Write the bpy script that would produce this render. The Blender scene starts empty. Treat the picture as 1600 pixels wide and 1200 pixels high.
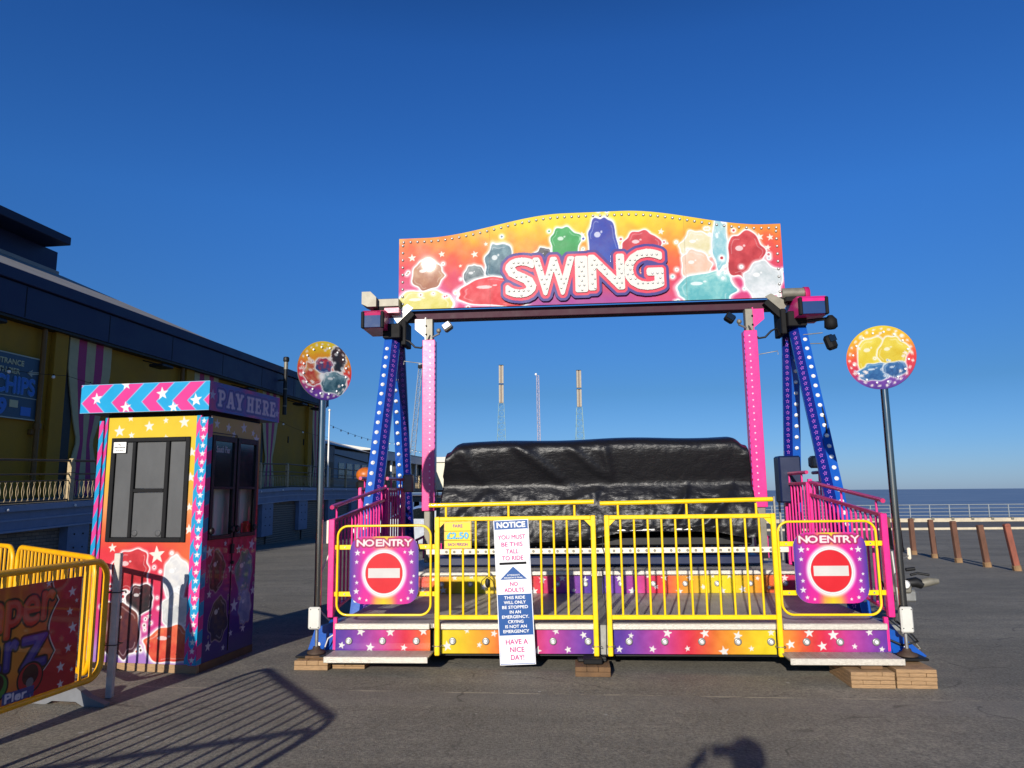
import bpy, math, random
import numpy as np
from math import sin, cos, pi, radians
from mathutils import Matrix, Vector

SC = bpy.context.scene
COL = SC.collection

# ------------------------------------------------------------------ camera
F_PX, HORIZ, ROLL, EYE = 1150.0, 168.5, 0.0080, 1.6
PITCH = math.atan(HORIZ / F_PX)
fw = Vector((0, cos(PITCH), sin(PITCH))); up0 = Vector((0, -sin(PITCH), cos(PITCH))); rt0 = Vector((1, 0, 0))
RT = rt0 * cos(ROLL) - up0 * sin(ROLL); UP = up0 * cos(ROLL) + rt0 * sin(ROLL)
cam = bpy.data.cameras.new('camera'); cam_o = bpy.data.objects.new('camera', cam); COL.objects.link(cam_o)
m = Matrix.Identity(4)
for i in range(3):
    m[i][0] = RT[i]; m[i][1] = UP[i]; m[i][2] = -fw[i]
m[2][3] = EYE
cam_o.matrix_world = m
cam.sensor_width = 36.0; cam.lens = F_PX / 1600 * 36.0
cam.clip_start = 0.02; cam.clip_end = 8000
SC.camera = cam_o

# ------------------------------------------------------------------ sky and sun
SUN_AZ, SUN_EL = radians(195.6), radians(17.5)     # azimuth measured from +Y towards +X
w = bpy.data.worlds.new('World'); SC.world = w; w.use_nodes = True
nt = w.node_tree; nt.nodes.clear()
out = nt.nodes.new('ShaderNodeOutputWorld'); bg = nt.nodes.new('ShaderNodeBackground')
sky = nt.nodes.new('ShaderNodeTexSky'); sky.sky_type = 'NISHITA'; sky.sun_disc = False
sky.sun_elevation = SUN_EL; sky.sun_rotation = SUN_AZ
sky.air_density = 1.0; sky.dust_density = 0.3; sky.ozone_density = 2.5; sky.altitude = 0
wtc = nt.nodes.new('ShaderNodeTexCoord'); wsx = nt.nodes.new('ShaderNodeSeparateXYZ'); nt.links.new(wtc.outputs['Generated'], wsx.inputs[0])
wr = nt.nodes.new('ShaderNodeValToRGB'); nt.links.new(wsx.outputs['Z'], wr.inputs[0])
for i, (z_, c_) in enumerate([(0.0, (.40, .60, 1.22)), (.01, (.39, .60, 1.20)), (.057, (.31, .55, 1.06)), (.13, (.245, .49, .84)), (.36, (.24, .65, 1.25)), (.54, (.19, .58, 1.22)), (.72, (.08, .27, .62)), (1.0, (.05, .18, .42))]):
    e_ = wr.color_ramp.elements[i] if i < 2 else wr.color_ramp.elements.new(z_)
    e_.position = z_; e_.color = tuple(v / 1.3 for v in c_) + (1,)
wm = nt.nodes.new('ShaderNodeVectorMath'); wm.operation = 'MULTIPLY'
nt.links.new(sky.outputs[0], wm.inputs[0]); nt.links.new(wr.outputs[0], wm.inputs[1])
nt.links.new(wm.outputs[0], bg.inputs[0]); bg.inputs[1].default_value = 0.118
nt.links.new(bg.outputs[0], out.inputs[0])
sun = bpy.data.lights.new('sun', 'SUN'); sun.energy = 5.0; sun.angle = radians(0.53); sun.color = (1.0, 0.93, 0.82)
so = bpy.data.objects.new('sun', sun); COL.objects.link(so)
sd = Vector((sin(SUN_AZ) * cos(SUN_EL), cos(SUN_AZ) * cos(SUN_EL), sin(SUN_EL)))
so.rotation_euler = sd.to_track_quat('Z', 'Y').to_euler(); so.location = (-10, -30, 20)
SC.view_settings.view_transform = 'Standard'; SC.view_settings.look = 'None'
SC.view_settings.gamma = 1; SC.view_settings.exposure = 0.14
SC.cycles.max_bounces = 6

# ------------------------------------------------------------------ helpers
def s2l(c):
    c = np.asarray(c, dtype=float)
    return np.where(c <= 0.04045, c / 12.92, ((c + 0.055) / 1.055) ** 2.4)
def hx(h, k=1.0):
    h = h.lstrip('#'); v = s2l([int(h[i:i + 2], 16) / 255 for i in (0, 2, 4)]) * k
    return (float(v[0]), float(v[1]), float(v[2]), 1.0)

MATS = {}
def mat(name, color, rough=0.5, metal=0.0, var=0.0, scale=6.0, bump=0.0, bscale=60.0, coat=0.0, spec=0.5, stretch=None, emit=None):
    if name in MATS: return MATS[name]
    m = bpy.data.materials.new(name); m.use_nodes = True; MATS[name] = m
    n = m.node_tree.nodes; l = m.node_tree.links; b = n['Principled BSDF']
    if isinstance(color, str): color = hx(color)
    b.inputs['Base Color'].default_value = color
    b.inputs['Roughness'].default_value = rough; b.inputs['Metallic'].default_value = metal
    b.inputs['Coat Weight'].default_value = coat; b.inputs['Specular IOR Level'].default_value = spec
    tc = n.new('ShaderNodeTexCoord')
    src = tc.outputs['Object']
    if stretch:
        mp = n.new('ShaderNodeMapping'); mp.inputs['Scale'].default_value = stretch
        l.new(src, mp.inputs[0]); src = mp.outputs[0]
    if var > 0:
        t = n.new('ShaderNodeTexNoise'); t.inputs['Scale'].default_value = scale; t.inputs['Detail'].default_value = 6
        t.inputs['Roughness'].default_value = 0.65
        l.new(src, t.inputs['Vector'])
        r = n.new('ShaderNodeValToRGB'); r.color_ramp.elements[0].position = 0.3; r.color_ramp.elements[1].position = 0.7
        c = color
        r.color_ramp.elements[0].color = (c[0] * (1 - var), c[1] * (1 - var), c[2] * (1 - var), 1)
        r.color_ramp.elements[1].color = (min(1, c[0] * (1 + var * .6)), min(1, c[1] * (1 + var * .6)), min(1, c[2] * (1 + var * .6)), 1)
        l.new(t.outputs['Fac'], r.inputs[0]); l.new(r.outputs[0], b.inputs['Base Color'])
        mr = n.new('ShaderNodeMapRange'); mr.inputs[3].default_value = max(0.02, rough - .12); mr.inputs[4].default_value = min(1, rough + .15)
        l.new(t.outputs['Fac'], mr.inputs[0]); l.new(mr.outputs[0], b.inputs['Roughness'])
    if bump > 0:
        t2 = n.new('ShaderNodeTexNoise'); t2.inputs['Scale'].default_value = bscale; t2.inputs['Detail'].default_value = 5
        l.new(src, t2.inputs['Vector'])
        bp = n.new('ShaderNodeBump'); bp.inputs['Strength'].default_value = bump; bp.inputs['Distance'].default_value = 0.02
        l.new(t2.outputs['Fac'], bp.inputs['Height']); l.new(bp.outputs[0], b.inputs['Normal'])
    if emit:
        b.inputs['Emission Color'].default_value = emit[0]; b.inputs['Emission Strength'].default_value = emit[1]
    return m

def worn(m, tint, amt=.62, scale=9.0):
    n = m.node_tree.nodes; l = m.node_tree.links; b = n['Principled BSDF']; src = b.inputs['Base Color'].links[0].from_socket if b.inputs['Base Color'].links else None
    tc = n.new('ShaderNodeTexCoord'); t = n.new('ShaderNodeTexNoise'); t.inputs['Scale'].default_value = scale; t.inputs['Detail'].default_value = 10; t.inputs['Roughness'].default_value = .75; l.new(tc.outputs['Object'], t.inputs['Vector'])
    r = n.new('ShaderNodeMapRange'); r.inputs[1].default_value = amt; r.inputs[2].default_value = amt + .05; l.new(t.outputs['Fac'], r.inputs[0])
    x = n.new('ShaderNodeMix'); x.data_type = 'RGBA'; l.new(r.outputs[0], x.inputs[0]); x.inputs[7].default_value = hx(tint)
    if src: l.new(src, x.inputs[6])
    else: x.inputs[6].default_value = b.inputs['Base Color'].default_value
    l.new(x.outputs[2], b.inputs['Base Color'])
    return m

def print_mat(name='printed_vinyl', rough=0.45, dirt=0.08, coat=.25, crough=.03):
    """gloss print: the printed design is the colour attribute of the mesh"""
    if name in MATS: return MATS[name]
    m = bpy.data.materials.new(name); m.use_nodes = True; MATS[name] = m
    n = m.node_tree.nodes; l = m.node_tree.links; b = n['Principled BSDF']
    a = n.new('ShaderNodeVertexColor'); a.layer_name = 'Col'
    b.inputs['Coat Weight'].default_value = coat; b.inputs['Coat Roughness'].default_value = crough; b.inputs['Specular IOR Level'].default_value = .25
    t = n.new('ShaderNodeTexNoise'); t.inputs['Scale'].default_value = 5; t.inputs['Detail'].default_value = 7
    tc = n.new('ShaderNodeTexCoord'); l.new(tc.outputs['Object'], t.inputs['Vector'])
    mr = n.new('ShaderNodeMapRange'); mr.inputs[1].default_value = .35; mr.inputs[2].default_value = .7
    mr.inputs[3].default_value = (1 - dirt) * .66; mr.inputs[4].default_value = .66
    l.new(t.outputs['Fac'], mr.inputs[0])
    mx = n.new('ShaderNodeVectorMath'); mx.operation = 'SCALE'
    l.new(a.outputs[0], mx.inputs[0]); l.new(mr.outputs[0], mx.inputs['Scale'])
    l.new(mx.outputs[0], b.inputs['Base Color'])
    r2 = n.new('ShaderNodeMapRange'); r2.inputs[3].default_value = rough * .7; r2.inputs[4].default_value = rough * 1.4
    l.new(t.outputs['Fac'], r2.inputs[0]); l.new(r2.outputs[0], b.inputs['Roughness'])
    return m

def text_tris(s):
    """triangles of a string in the built-in font, unit size"""
    cu = bpy.data.curves.new('t', 'FONT'); cu.body = s; cu.size = 1.0; cu.resolution_u = 4
    o = bpy.data.objects.new('t', cu); COL.objects.link(o)
    dg = bpy.context.evaluated_depsgraph_get(); dg.update()
    me = bpy.data.meshes.new_from_object(o.evaluated_get(dg))
    v = np.array([x.co[:2] for x in me.vertices]) if len(me.vertices) else np.zeros((0, 2))
    me.calc_loop_triangles()
    f = [tuple(t.vertices) for t in me.loop_triangles]
    COL.objects.unlink(o); bpy.data.objects.remove(o); bpy.data.curves.remove(cu); bpy.data.meshes.remove(me)
    return v, f
_tt = {}
def ttris(s):
    if s not in _tt: _tt[s] = text_tris(s)
    return _tt[s]

class MB:
    """collects shapes with material slots, built as ONE mesh object"""
    def __init__(self): self.v = []; self.f = []; self.fm = []; self.mats = []; self.sm = []
    def mi(self, mt):
        if mt not in self.mats: self.mats.append(mt)
        return self.mats.index(mt)
    def add(self, vs, fs, mt, smooth=False):
        o = len(self.v); self.v += [tuple(p) for p in vs]; k = self.mi(mt)
        for f in fs: self.f.append(tuple(i + o for i in f)); self.fm.append(k); self.sm.append(smooth)
        return self
    def box(self, lo, hi, mt, bev=0.0, M=None):
        x0, y0, z0 = lo; x1, y1, z1 = hi
        if x0 > x1: x0, x1 = x1, x0
        if y0 > y1: y0, y1 = y1, y0
        if z0 > z1: z0, z1 = z1, z0
        b = min(bev, (x1 - x0) * .45, (y1 - y0) * .45, (z1 - z0) * .45)
        if b <= 0:
            vs = [(x0, y0, z0), (x1, y0, z0), (x1, y1, z0), (x0, y1, z0), (x0, y0, z1), (x1, y0, z1), (x1, y1, z1), (x0, y1, z1)]
            fs = [(0, 3, 2, 1), (4, 5, 6, 7), (0, 1, 5, 4), (1, 2, 6, 5), (2, 3, 7, 6), (3, 0, 4, 7)]
        else:
            vs = []; idx = {}
            for a in range(3):
                for ix in (0, 1):
                    for iy in (0, 1):
                        for iz in (0, 1):
                            p = [(x0, x1)[ix], (y0, y1)[iy], (z0, z1)[iz]]; s = [(1, -1)[ix], (1, -1)[iy], (1, -1)[iz]]
                            for k in range(3):
                                if k != a: p[k] += s[k] * b
                            idx[(a, ix, iy, iz)] = len(vs); vs.append(tuple(p))
            fs = []
            for a in range(3):
                o1, o2 = [(1, 2), (2, 0), (0, 1)][a]
                for sd_ in (0, 1):
                    q = []
                    for c in ((0, 0), (1, 0), (1, 1), (0, 1)):
                        t = [0, 0, 0]; t[a] = sd_; t[o1] = c[0]; t[o2] = c[1]; q.append(idx[(a, *t)])
                    fs.append(tuple(q) if sd_ else tuple(reversed(q)))
            for a in range(3):
                o1, o2 = [(1, 2), (2, 0), (0, 1)][a]
                for c1 in (0, 1):
                    for c2 in (0, 1):
                        t0 = [0, 0, 0]; t1 = [0, 0, 0]; t0[a] = 0; t1[a] = 1
                        for t in (t0, t1): t[o1] = c1; t[o2] = c2
                        q = (idx[(o1, *t0)], idx[(o2, *t0)], idx[(o2, *t1)], idx[(o1, *t1)])
                        fs.append(q if (c1 ^ c2) else tuple(reversed(q)))
            for ix in (0, 1):
                for iy in (0, 1):
                    for iz in (0, 1):
                        q = (idx[(0, ix, iy, iz)], idx[(1, ix, iy, iz)], idx[(2, ix, iy, iz)])
                        fs.append(q if (ix + iy + iz) % 2 else tuple(reversed(q)))
        if M is not None: vs = [tuple(M @ Vector(p)) for p in vs]
        return self.add(vs, fs, mt)
    def beam(self, a, b, wd, dp, mt, upv=(0, 0, 1), bev=0.0):
        """square bar from a to b; wd across, dp along the up side"""
        a = Vector(a); b = Vector(b); z = (b - a); L = z.length; z.normalize()
        u = Vector(upv)
        if abs(u.dot(z)) > .98: u = Vector((0, 1, 0))
        x = u.cross(z).normalized(); y = z.cross(x)
        M = Matrix(((x[0], y[0], z[0], a[0]), (x[1], y[1], z[1], a[1]), (x[2], y[2], z[2], a[2]), (0, 0, 0, 1)))
        return self.box((-wd / 2, -dp / 2, 0), (wd / 2, dp / 2, L), mt, bev, M)
    def tube(self, pts, r, mt, n=8, closed=False, cap=True):
        P = [Vector(p) for p in pts]; N = len(P); vs = []; fs = []
        rr = r if isinstance(r, (list, tuple)) else [r] * N
        prev = None
        for i in range(N):
            if closed: d = P[(i + 1) % N] - P[i - 1]
            else: d = P[min(i + 1, N - 1)] - P[max(i - 1, 0)]
            if d.length < 1e-9: d = Vector((0, 0, 1))
            d.normalize()
            if prev is None:
                u = Vector((0, 0, 1)) if abs(d.z) < .9 else Vector((0, 1, 0))
            else: u = prev
            x = (u - d * u.dot(d))
            if x.length < 1e-6: x = d.orthogonal()
            x.normalize(); y = d.cross(x); prev = x
            for k in range(n):
                a = 2 * pi * k / n; vs.append(P[i] + (x * cos(a) + y * sin(a)) * rr[i])
        for i in range(N if closed else N - 1):
            j = (i + 1) % N
            for k in range(n): fs.append((i * n + k, i * n + (k + 1) % n, j * n + (k + 1) % n, j * n + k))
        self.add(vs, fs, mt, True)
        if cap and not closed:
            self.add([vs[k] for k in range(n)], [tuple(reversed(range(n)))], mt)
            self.add([vs[(N - 1) * n + k] for k in range(n)], [tuple(range(n))], mt)
        return self
    def prism(self, poly, t0, t1, mt, plane='xz', mt_side=None):
        """polygon (convex or ear-simple) extruded; plane xz -> depth along y, yz -> along x, xy -> along z"""
        def P(a, b, c): return {'xz': (a, c, b), 'yz': (c, a, b), 'xy': (a, b, c)}[plane]
        n = len(poly); vs = [P(a, b, t0) for a, b in poly] + [P(a, b, t1) for a, b in poly]
        ms = mt_side or mt
        A = sum(poly[i][0] * poly[(i + 1) % n][1] - poly[(i + 1) % n][0] * poly[i][1] for i in range(n))
        flip = (A < 0) ^ (plane == 'xz') ^ (t1 < t0)
        f0 = tuple(range(n)); f1 = tuple(range(n, 2 * n)); f0 = tuple(reversed(f0)) if not flip else f0; f1 = f1 if not flip else tuple(reversed(f1))
        self.add(vs, [f0, f1], mt)
        sides = []
        for i in range(n):
            j = (i + 1) % n; q = (i, j, n + j, n + i); sides.append(q if not flip else tuple(reversed(q)))
        return self.add(vs, sides, ms)
    def lathe(self, prof, c, mt, n=16, axis='z', smooth=True):
        vs = []; fs = []
        for (r, h) in prof:
            for k in range(n):
                a = 2 * pi * k / n; p = (r * cos(a), r * sin(a), h)
                if axis == 'y': p = (p[0], p[2], p[1])
                if axis == '-y': p = (p[0], -p[2], p[1])
                if axis == 'x': p = (p[2], p[0], p[1])
                vs.append((p[0] + c[0], p[1] + c[1], p[2] + c[2]))
        for i in range(len(prof) - 1):
            for k in range(n): fs.append((i * n + k, i * n + (k + 1) % n, (i + 1) * n + (k + 1) % n, (i + 1) * n + k))
        self.add(vs, fs, mt, smooth)
        self.add(vs[-n:], [tuple(range(n))], mt); self.add(vs[:n], [tuple(reversed(range(n)))], mt)
        return self
    def ball(self, c, r, mt, n=10, sq=(1, 1, 1)):
        vs = []; fs = []; h = n // 2 + 1
        for i in range(h + 1):
            t = pi * i / h
            for k in range(n):
                a = 2 * pi * k / n; vs.append((c[0] + r * sq[0] * sin(t) * cos(a), c[1] + r * sq[1] * sin(t) * sin(a), c[2] + r * sq[2] * cos(t)))
        for i in range(h):
            for k in range(n): fs.append((i * n + k, (i + 1) * n + k, (i + 1) * n + (k + 1) % n, i * n + (k + 1) % n))
        return self.add(vs, fs, mt, True)
    def star(self, cx, cz, r, mt, P, rot=0.0):
        pts = [(0, 0)] + [((r if k % 2 == 0 else r * .42) * sin(pi * k / 5 + rot), (r if k % 2 == 0 else r * .42) * cos(pi * k / 5 + rot)) for k in range(10)]
        vs = [P(cx + a, cz + b) for a, b in pts]
        return self.add(vs, [(0, 1 + k, 1 + (k + 1) % 10) for k in range(10)], mt)
    def text(self, s, x, z, wd, ht, mt, P, align='c', bold=0.0, shear=0.0):
        """text fitted into a box wd x ht centred on x, bottom at z; P maps (a,b)->xyz"""
        v, f = ttris(s)
        if not len(v): return self
        mn = v.min(0); mx = v.max(0); w0 = mx[0] - mn[0]; h0 = mx[1] - mn[1]
        sx = wd / w0; sz = ht / h0
        offs = [(0, 0)] if bold == 0 else [(-bold, 0), (bold, 0), (0, -bold), (0, bold), (-.7 * bold, -.7 * bold), (.7 * bold, .7 * bold), (-.7 * bold, .7 * bold), (.7 * bold, -.7 * bold)]
        for q, (ox, oz) in enumerate(offs):
            vs = []
            for a, b in v:
                bb = (b - mn[1]) * sz; aa = (a - mn[0]) * sx - wd / 2 + shear * bb
                p = P(x + aa + ox, z + bb + oz); d = P(x, z, q * 0.0002) if bold else None
                if bold:
                    p0 = P(x, z, 0.0); p = tuple(p[i] + d[i] - p0[i] for i in range(3))
                vs.append(p)
            self.add(vs, f, mt)
        return self
    def mesh(self, name):
        me = bpy.data.meshes.new(name); me.from_pydata(self.v, [], self.f)
        for mt in self.mats: me.materials.append(mt)
        me.polygons.foreach_set('material_index', self.fm); me.polygons.foreach_set('use_smooth', self.sm)
        me.update(); return me
    def build(self, name, parent=None, label=None, cat=None, group=None, kind=None, M=None, loc=None):
        o = bpy.data.objects.new(name, self.mesh(name)); COL.objects.link(o)
        if parent is not None: o.parent = parent
        if M is not None: o.matrix_world = M
        if loc is not None: o.location = loc
        return tag(o, label, cat, group, kind)

def tag(o, label=None, cat=None, group=None, kind=None):
    if label: o['label'] = label
    if cat: o['category'] = cat
    if group: o['group'] = group
    if kind: o['kind'] = kind
    return o
def empty(name, M, label=None, cat=None, group=None):
    o = bpy.data.objects.new(name, None); COL.objects.link(o); o.matrix_world = M; o.empty_display_size = .2
    return tag(o, label, cat, group)
def T(x, y, z, rz=0.0, ry=0.0, rx=0.0):
    return Matrix.Translation((x, y, z)) @ Matrix.Rotation(rz, 4, 'Z') @ Matrix.Rotation(ry, 4, 'Y') @ Matrix.Rotation(rx, 4, 'X')
def copy_tree(o, parent=None, M=None):
    c = o.copy(); COL.objects.link(c); c.parent = parent
    if M is not None: c.matrix_world = M
    for ch in [x for x in bpy.data.objects if x.parent == o]:
        copy_tree(ch, c)
    return c
def ico_at(mesh, name, parent, loc, label=None):
    o = bpy.data.objects.new(name, mesh); COL.objects.link(o); o.parent = parent; o.location = loc
    return o
rnd = random.Random(7)
def gz(x, y):
    return -0.012 * max(-4, min(4, x)) - 0.0155 * max(0, y - 8)
def ray(u, v): return RT * ((u - 800) / F_PX) + UP * ((600 - v) / F_PX) + fw
def on_plane(u, v, P, az):
    """point where a line of sight meets the upright plane through P running towards azimuth az"""
    d = ray(u, v); a = radians(az); n = (cos(a), -sin(a)); t = (P[0] * n[0] + P[1] * n[1]) / (d.x * n[0] + d.y * n[1])
    return Vector((d.x * t, d.y * t, EYE + d.z * t))
PXZ = lambda y: (lambda a, b, o=0.0: (a, y - o, b))           # facing -Y
PYZ = lambda x: (lambda a, b, o=0.0: (x + o, a, b))           # facing +X

# ------------------------------------------------------------------ print-shop: numpy painting of real printed designs
def rgb(h): h = h.lstrip('#'); return np.array([int(h[i:i + 2], 16) / 255 for i in (0, 2, 4)])
def ramp(t, stops):
    t = np.clip(t, 0, 1); xs = [s[0] for s in stops]; cs_ = np.array([rgb(s[1]) for s in stops])
    return np.stack([np.interp(t, xs, cs_[:, k]) for k in range(3)], -1)
def over(img, a, c):
    if isinstance(c, str): c = rgb(c)
    return img * (1 - a[..., None]) + c * a[..., None]
def smooth(x, a, b): t = np.clip((x - a) / (b - a), 0, 1); return t * t * (3 - 2 * t)
def star_a(X, Z, cx, cz, r, rot=0.0, e=0.004):
    x = X - cx; z = Z - cz; th = np.arctan2(x, z) + rot; rr = np.hypot(x, z)
    k = np.abs(((th / (2 * pi / 5)) % 1.0) - .5) * 2      # 1 at tips, 0 between
    # radius of the star outline between tip (r) and notch (.42 r)
    a = (1 - k) * pi / 5; R2 = .42 * r
    den = (r * np.sin(a) + R2 * np.sin(pi / 5 - a)); lim = r * R2 * sin(pi / 5) / np.maximum(den, 1e-6)
    return 1 - smooth(rr, lim - e, lim + e)
def fbm(X, Z, seed=0, s=1.0):
    r = np.random.RandomState(seed); o = np.zeros_like(X)
    for k in range(14):
        f = s * (1.0 + 2.6 * r.rand()) * (1 + k * .35); a = r.rand() * 2 * pi; p = r.rand() * 6.28
        o += np.sin((X * cos(a) + Z * sin(a)) * f * 6.28 + p + 1.3 * np.sin((X * sin(a) - Z * cos(a)) * f * 4 + p * 2)) / (1 + k * .5)
    return o / 3.2
def splash(img, X, Z, cx, cz, rx, rz, c1, c2, seed, glow=.035, wob=.12, edge='#ffffff'):
    """a printed paint splat: lobed outline with a white rim, droplets, streaks and a pale fleck"""
    th = np.arctan2((Z - cz) / rz, (X - cx) / rx); r0 = np.random.RandomState(seed); rad = .84 + 0 * th
    for k in range(9):
        a0 = k * 2 * pi / 9 + r0.uniform(-.28, .28); w_ = r0.uniform(.20, .36); h = r0.uniform(.05, .26)
        dth = np.abs((th - a0 + pi) % (2 * pi) - pi); rad = rad + h * np.exp(-(dth / w_) ** 2)
    q = min(rx, rz); d = (np.hypot((X - cx) / rx, (Z - cz) / rz) - rad) * q
    for k in range(5):
        a0 = r0.uniform(0, 2 * pi); dd = r0.uniform(1.12, 1.32); rr = r0.uniform(.04, .09) * q
        d = np.minimum(d, np.hypot(X - cx - dd * rx * cos(a0), Z - cz - dd * rz * sin(a0)) - rr)
    img = over(img, (1 - smooth(d, glow * .35, glow)) * .55, edge); img = over(img, 1 - smooth(d, glow * .22, glow * .34), edge)
    n = fbm(X, Z, seed, .35 / q); t = np.clip(.45 + n * .6 + .45 * (Z - cz) / rz, 0, 1)
    t = .35 * t + .65 * np.round(t * 4) / 4
    c = rgb(c1) * (1 - t[..., None]) + rgb(c2) * t[..., None]
    a = 1 - smooth(d, -.006, .002); img = img * (1 - a[..., None]) + c * a[..., None]
    ln = 1 - smooth(np.abs(d + q * .16), .003, .007); img = over(img, ln * (np.sin(th * 3 + seed) > -.1) * .35, '#ffffff')
    fl = 1 - smooth(np.hypot((X - cx + .30 * rx) / (.20 * rx), (Z - cz - .30 * rz) / (.11 * rz)), .9, 1.05); img = over(img, fl * .75, '#ffffff')
    fl = 1 - smooth(np.hypot((X - cx + .04 * rx) / (.06 * rx), (Z - cz - .40 * rz) / (.05 * rz)), .9, 1.1); return over(img, fl * .7, '#ffffff')
def raster(tris_list, X0, Z0, X1, Z1, nx, nz):
    """boolean mask (nz,nx) of triangles given as (verts2d, faces)"""
    M = np.zeros((nz, nx), bool); dx = (X1 - X0) / (nx - 1); dz = (Z1 - Z0) / (nz - 1)
    for v, f in tris_list:
        for t in f:
            p = v[list(t)]; i0 = int(max(0, math.floor((p[:, 0].min() - X0) / dx))); i1 = int(min(nx - 1, math.ceil((p[:, 0].max() - X0) / dx)))
            j0 = int(max(0, math.floor((p[:, 1].min() - Z0) / dz))); j1 = int(min(nz - 1, math.ceil((p[:, 1].max() - Z0) / dz)))
            if i1 < i0 or j1 < j0: continue
            gx, gz_ = np.meshgrid(X0 + np.arange(i0, i1 + 1) * dx, Z0 + np.arange(j0, j1 + 1) * dz)
            def sg(a, b): return (gx - b[0]) * (a[1] - b[1]) - (a[0] - b[0]) * (gz_ - b[1])
            d1, d2, d3 = sg(p[0], p[1]), sg(p[1], p[2]), sg(p[2], p[0])
            ins = ~(((d1 < 0) | (d2 < 0) | (d3 < 0)) & ((d1 > 0) | (d2 > 0) | (d3 > 0)))
            M[j0:j1 + 1, i0:i1 + 1] |= ins
    return M
def dilate(M, r):
    o = M.copy(); R = int(math.ceil(r)); H, W = M.shape
    for j in range(-R, R + 1):
        for i in range(-R, R + 1):
            if i * i + j * j > r * r or (i * i + j * j) < (r - 1.5) ** 2 and R > 3: continue
            a = M[max(0, -j):H - max(0, j), max(0, -i):W - max(0, i)]
            o[max(0, j):H + min(0, j), max(0, i):W + min(0, i)] |= a
    return o
def fit(v, x0, x1, z0, z1):
    mn = v.min(0); mx = v.max(0); return (v - mn) / (mx - mn) * [x1 - x0, z1 - z0] + [x0, z0]
def glyphs(items):
    """items: (char, x0, x1, z0, z1) -> triangle list"""
    return [(fit(ttris(c)[0], a, b, cc, d), ttris(c)[1]) for c, a, b, cc, d in items]
def word_boxes(s, x0, x1, z0, z1):
    v, f = ttris(s); return [(fit(v, x0, x1, z0, z1), f)]
def soft(M): 
    m = M.astype(float); k = m.copy(); k[1:] += m[:-1]; k[:-1] += m[1:]; k[:, 1:] += m[:, :-1]; k[:, :-1] += m[:, 1:]; return k / 5
def grid_XZ(x0, x1, z0, z1, nx, nz): return np.meshgrid(np.linspace(x0, x1, nx), np.linspace(z0, z1, nz))
def printed(name, X, Z, img, P, mt=None, parent=None, thick=0.0, mask=None, backmat=None, **kw):
    """mesh sheet over grid X,Z with the printed colours; P maps (a,b,offset)"""
    nz, nx = X.shape; img = s2l(np.clip(img, 0, 1))
    px = X.ravel(); pz = Z.ravel()
    vs = [P(a, b, 0.0) for a, b in zip(px.tolist(), pz.tolist())]
    jj, ii = np.meshgrid(np.arange(nz - 1), np.arange(nx - 1), indexing='ij'); a = (jj * nx + ii).ravel()
    if mask is not None: a = a[(mask[:-1, :-1] & mask[1:, :-1] & mask[:-1, 1:] & mask[1:, 1:]).ravel()]
    F = np.stack([a, a + 1, a + nx + 1, a + nx], 1)
    me = bpy.data.meshes.new(name)
    mb_v = vs; fs = F.tolist(); fm = [0] * len(fs)
    p0 = np.array(P(0, 0, 0)); p1 = np.array(P(0, 0, 1)); nrm = p1 - p0
    q = [np.array(P(1, 0, 0)) - p0, np.array(P(0, 1, 0)) - p0]
    if np.dot(np.cross(q[0], q[1]), nrm) < 0: fs = [list(reversed(x)) for x in fs]
    colr = img.reshape(-1, 3)
    if thick > 0:
        off = nrm * -thick; base = len(vs)
        if mask is None:
            ring = [i for i in range(nx)] + [k * nx + nx - 1 for k in range(1, nz)] + [(nz - 1) * nx + i for i in range(nx - 2, -1, -1)] + [k * nx for k in range(nz - 2, 0, -1)]
            vs = vs + [tuple(np.array(vs[i]) + off) for i in ring]; n = len(ring)
            for k in range(n):
                j = (k + 1) % n; fs.append([ring[k], base + k, base + j, ring[j]]); fm.append(1)
            fs.append([base + k for k in range(n)]); fm.append(1)
            colr = np.vstack([colr, colr[ring]])
        else:
            from collections import Counter
            ed = {}
            for f in fs:
                for k in range(4):
                    e = (f[k], f[(k + 1) % 4])
                    if (e[1], e[0]) in ed: del ed[(e[1], e[0])]
                    else: ed[e] = 1
            new = {}; ex = []
            for (i, j) in ed:
                for t in (i, j):
                    if t not in new: new[t] = base + len(ex); ex.append(t)
            vs = vs + [tuple(np.array(vs[i]) + off) for i in ex]
            for (i, j) in ed: fs.append([j, i, new[i], new[j]]); fm.append(1)
            colr = np.vstack([colr, colr[ex]]) if ex else colr
    me.from_pydata(vs, [], fs)
    me.materials.append(mt or print_mat()); me.materials.append(backmat or mt or print_mat())
    me.polygons.foreach_set('material_index', fm)
    ca = me.color_attributes.new('Col', 'FLOAT_COLOR', 'POINT')
    full = np.ones((len(vs), 4), np.float32); full[:, :3] = colr; ca.data.foreach_set('color', full.ravel())
    me.update()
    o = bpy.data.objects.new(name, me); COL.objects.link(o)
    if parent is not None: o.parent = parent
    if 'M' in kw: o.matrix_world = kw['M']
    return tag(o, kw.get('label'), kw.get('cat'), kw.get('group'), kw.get('kind'))

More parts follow.
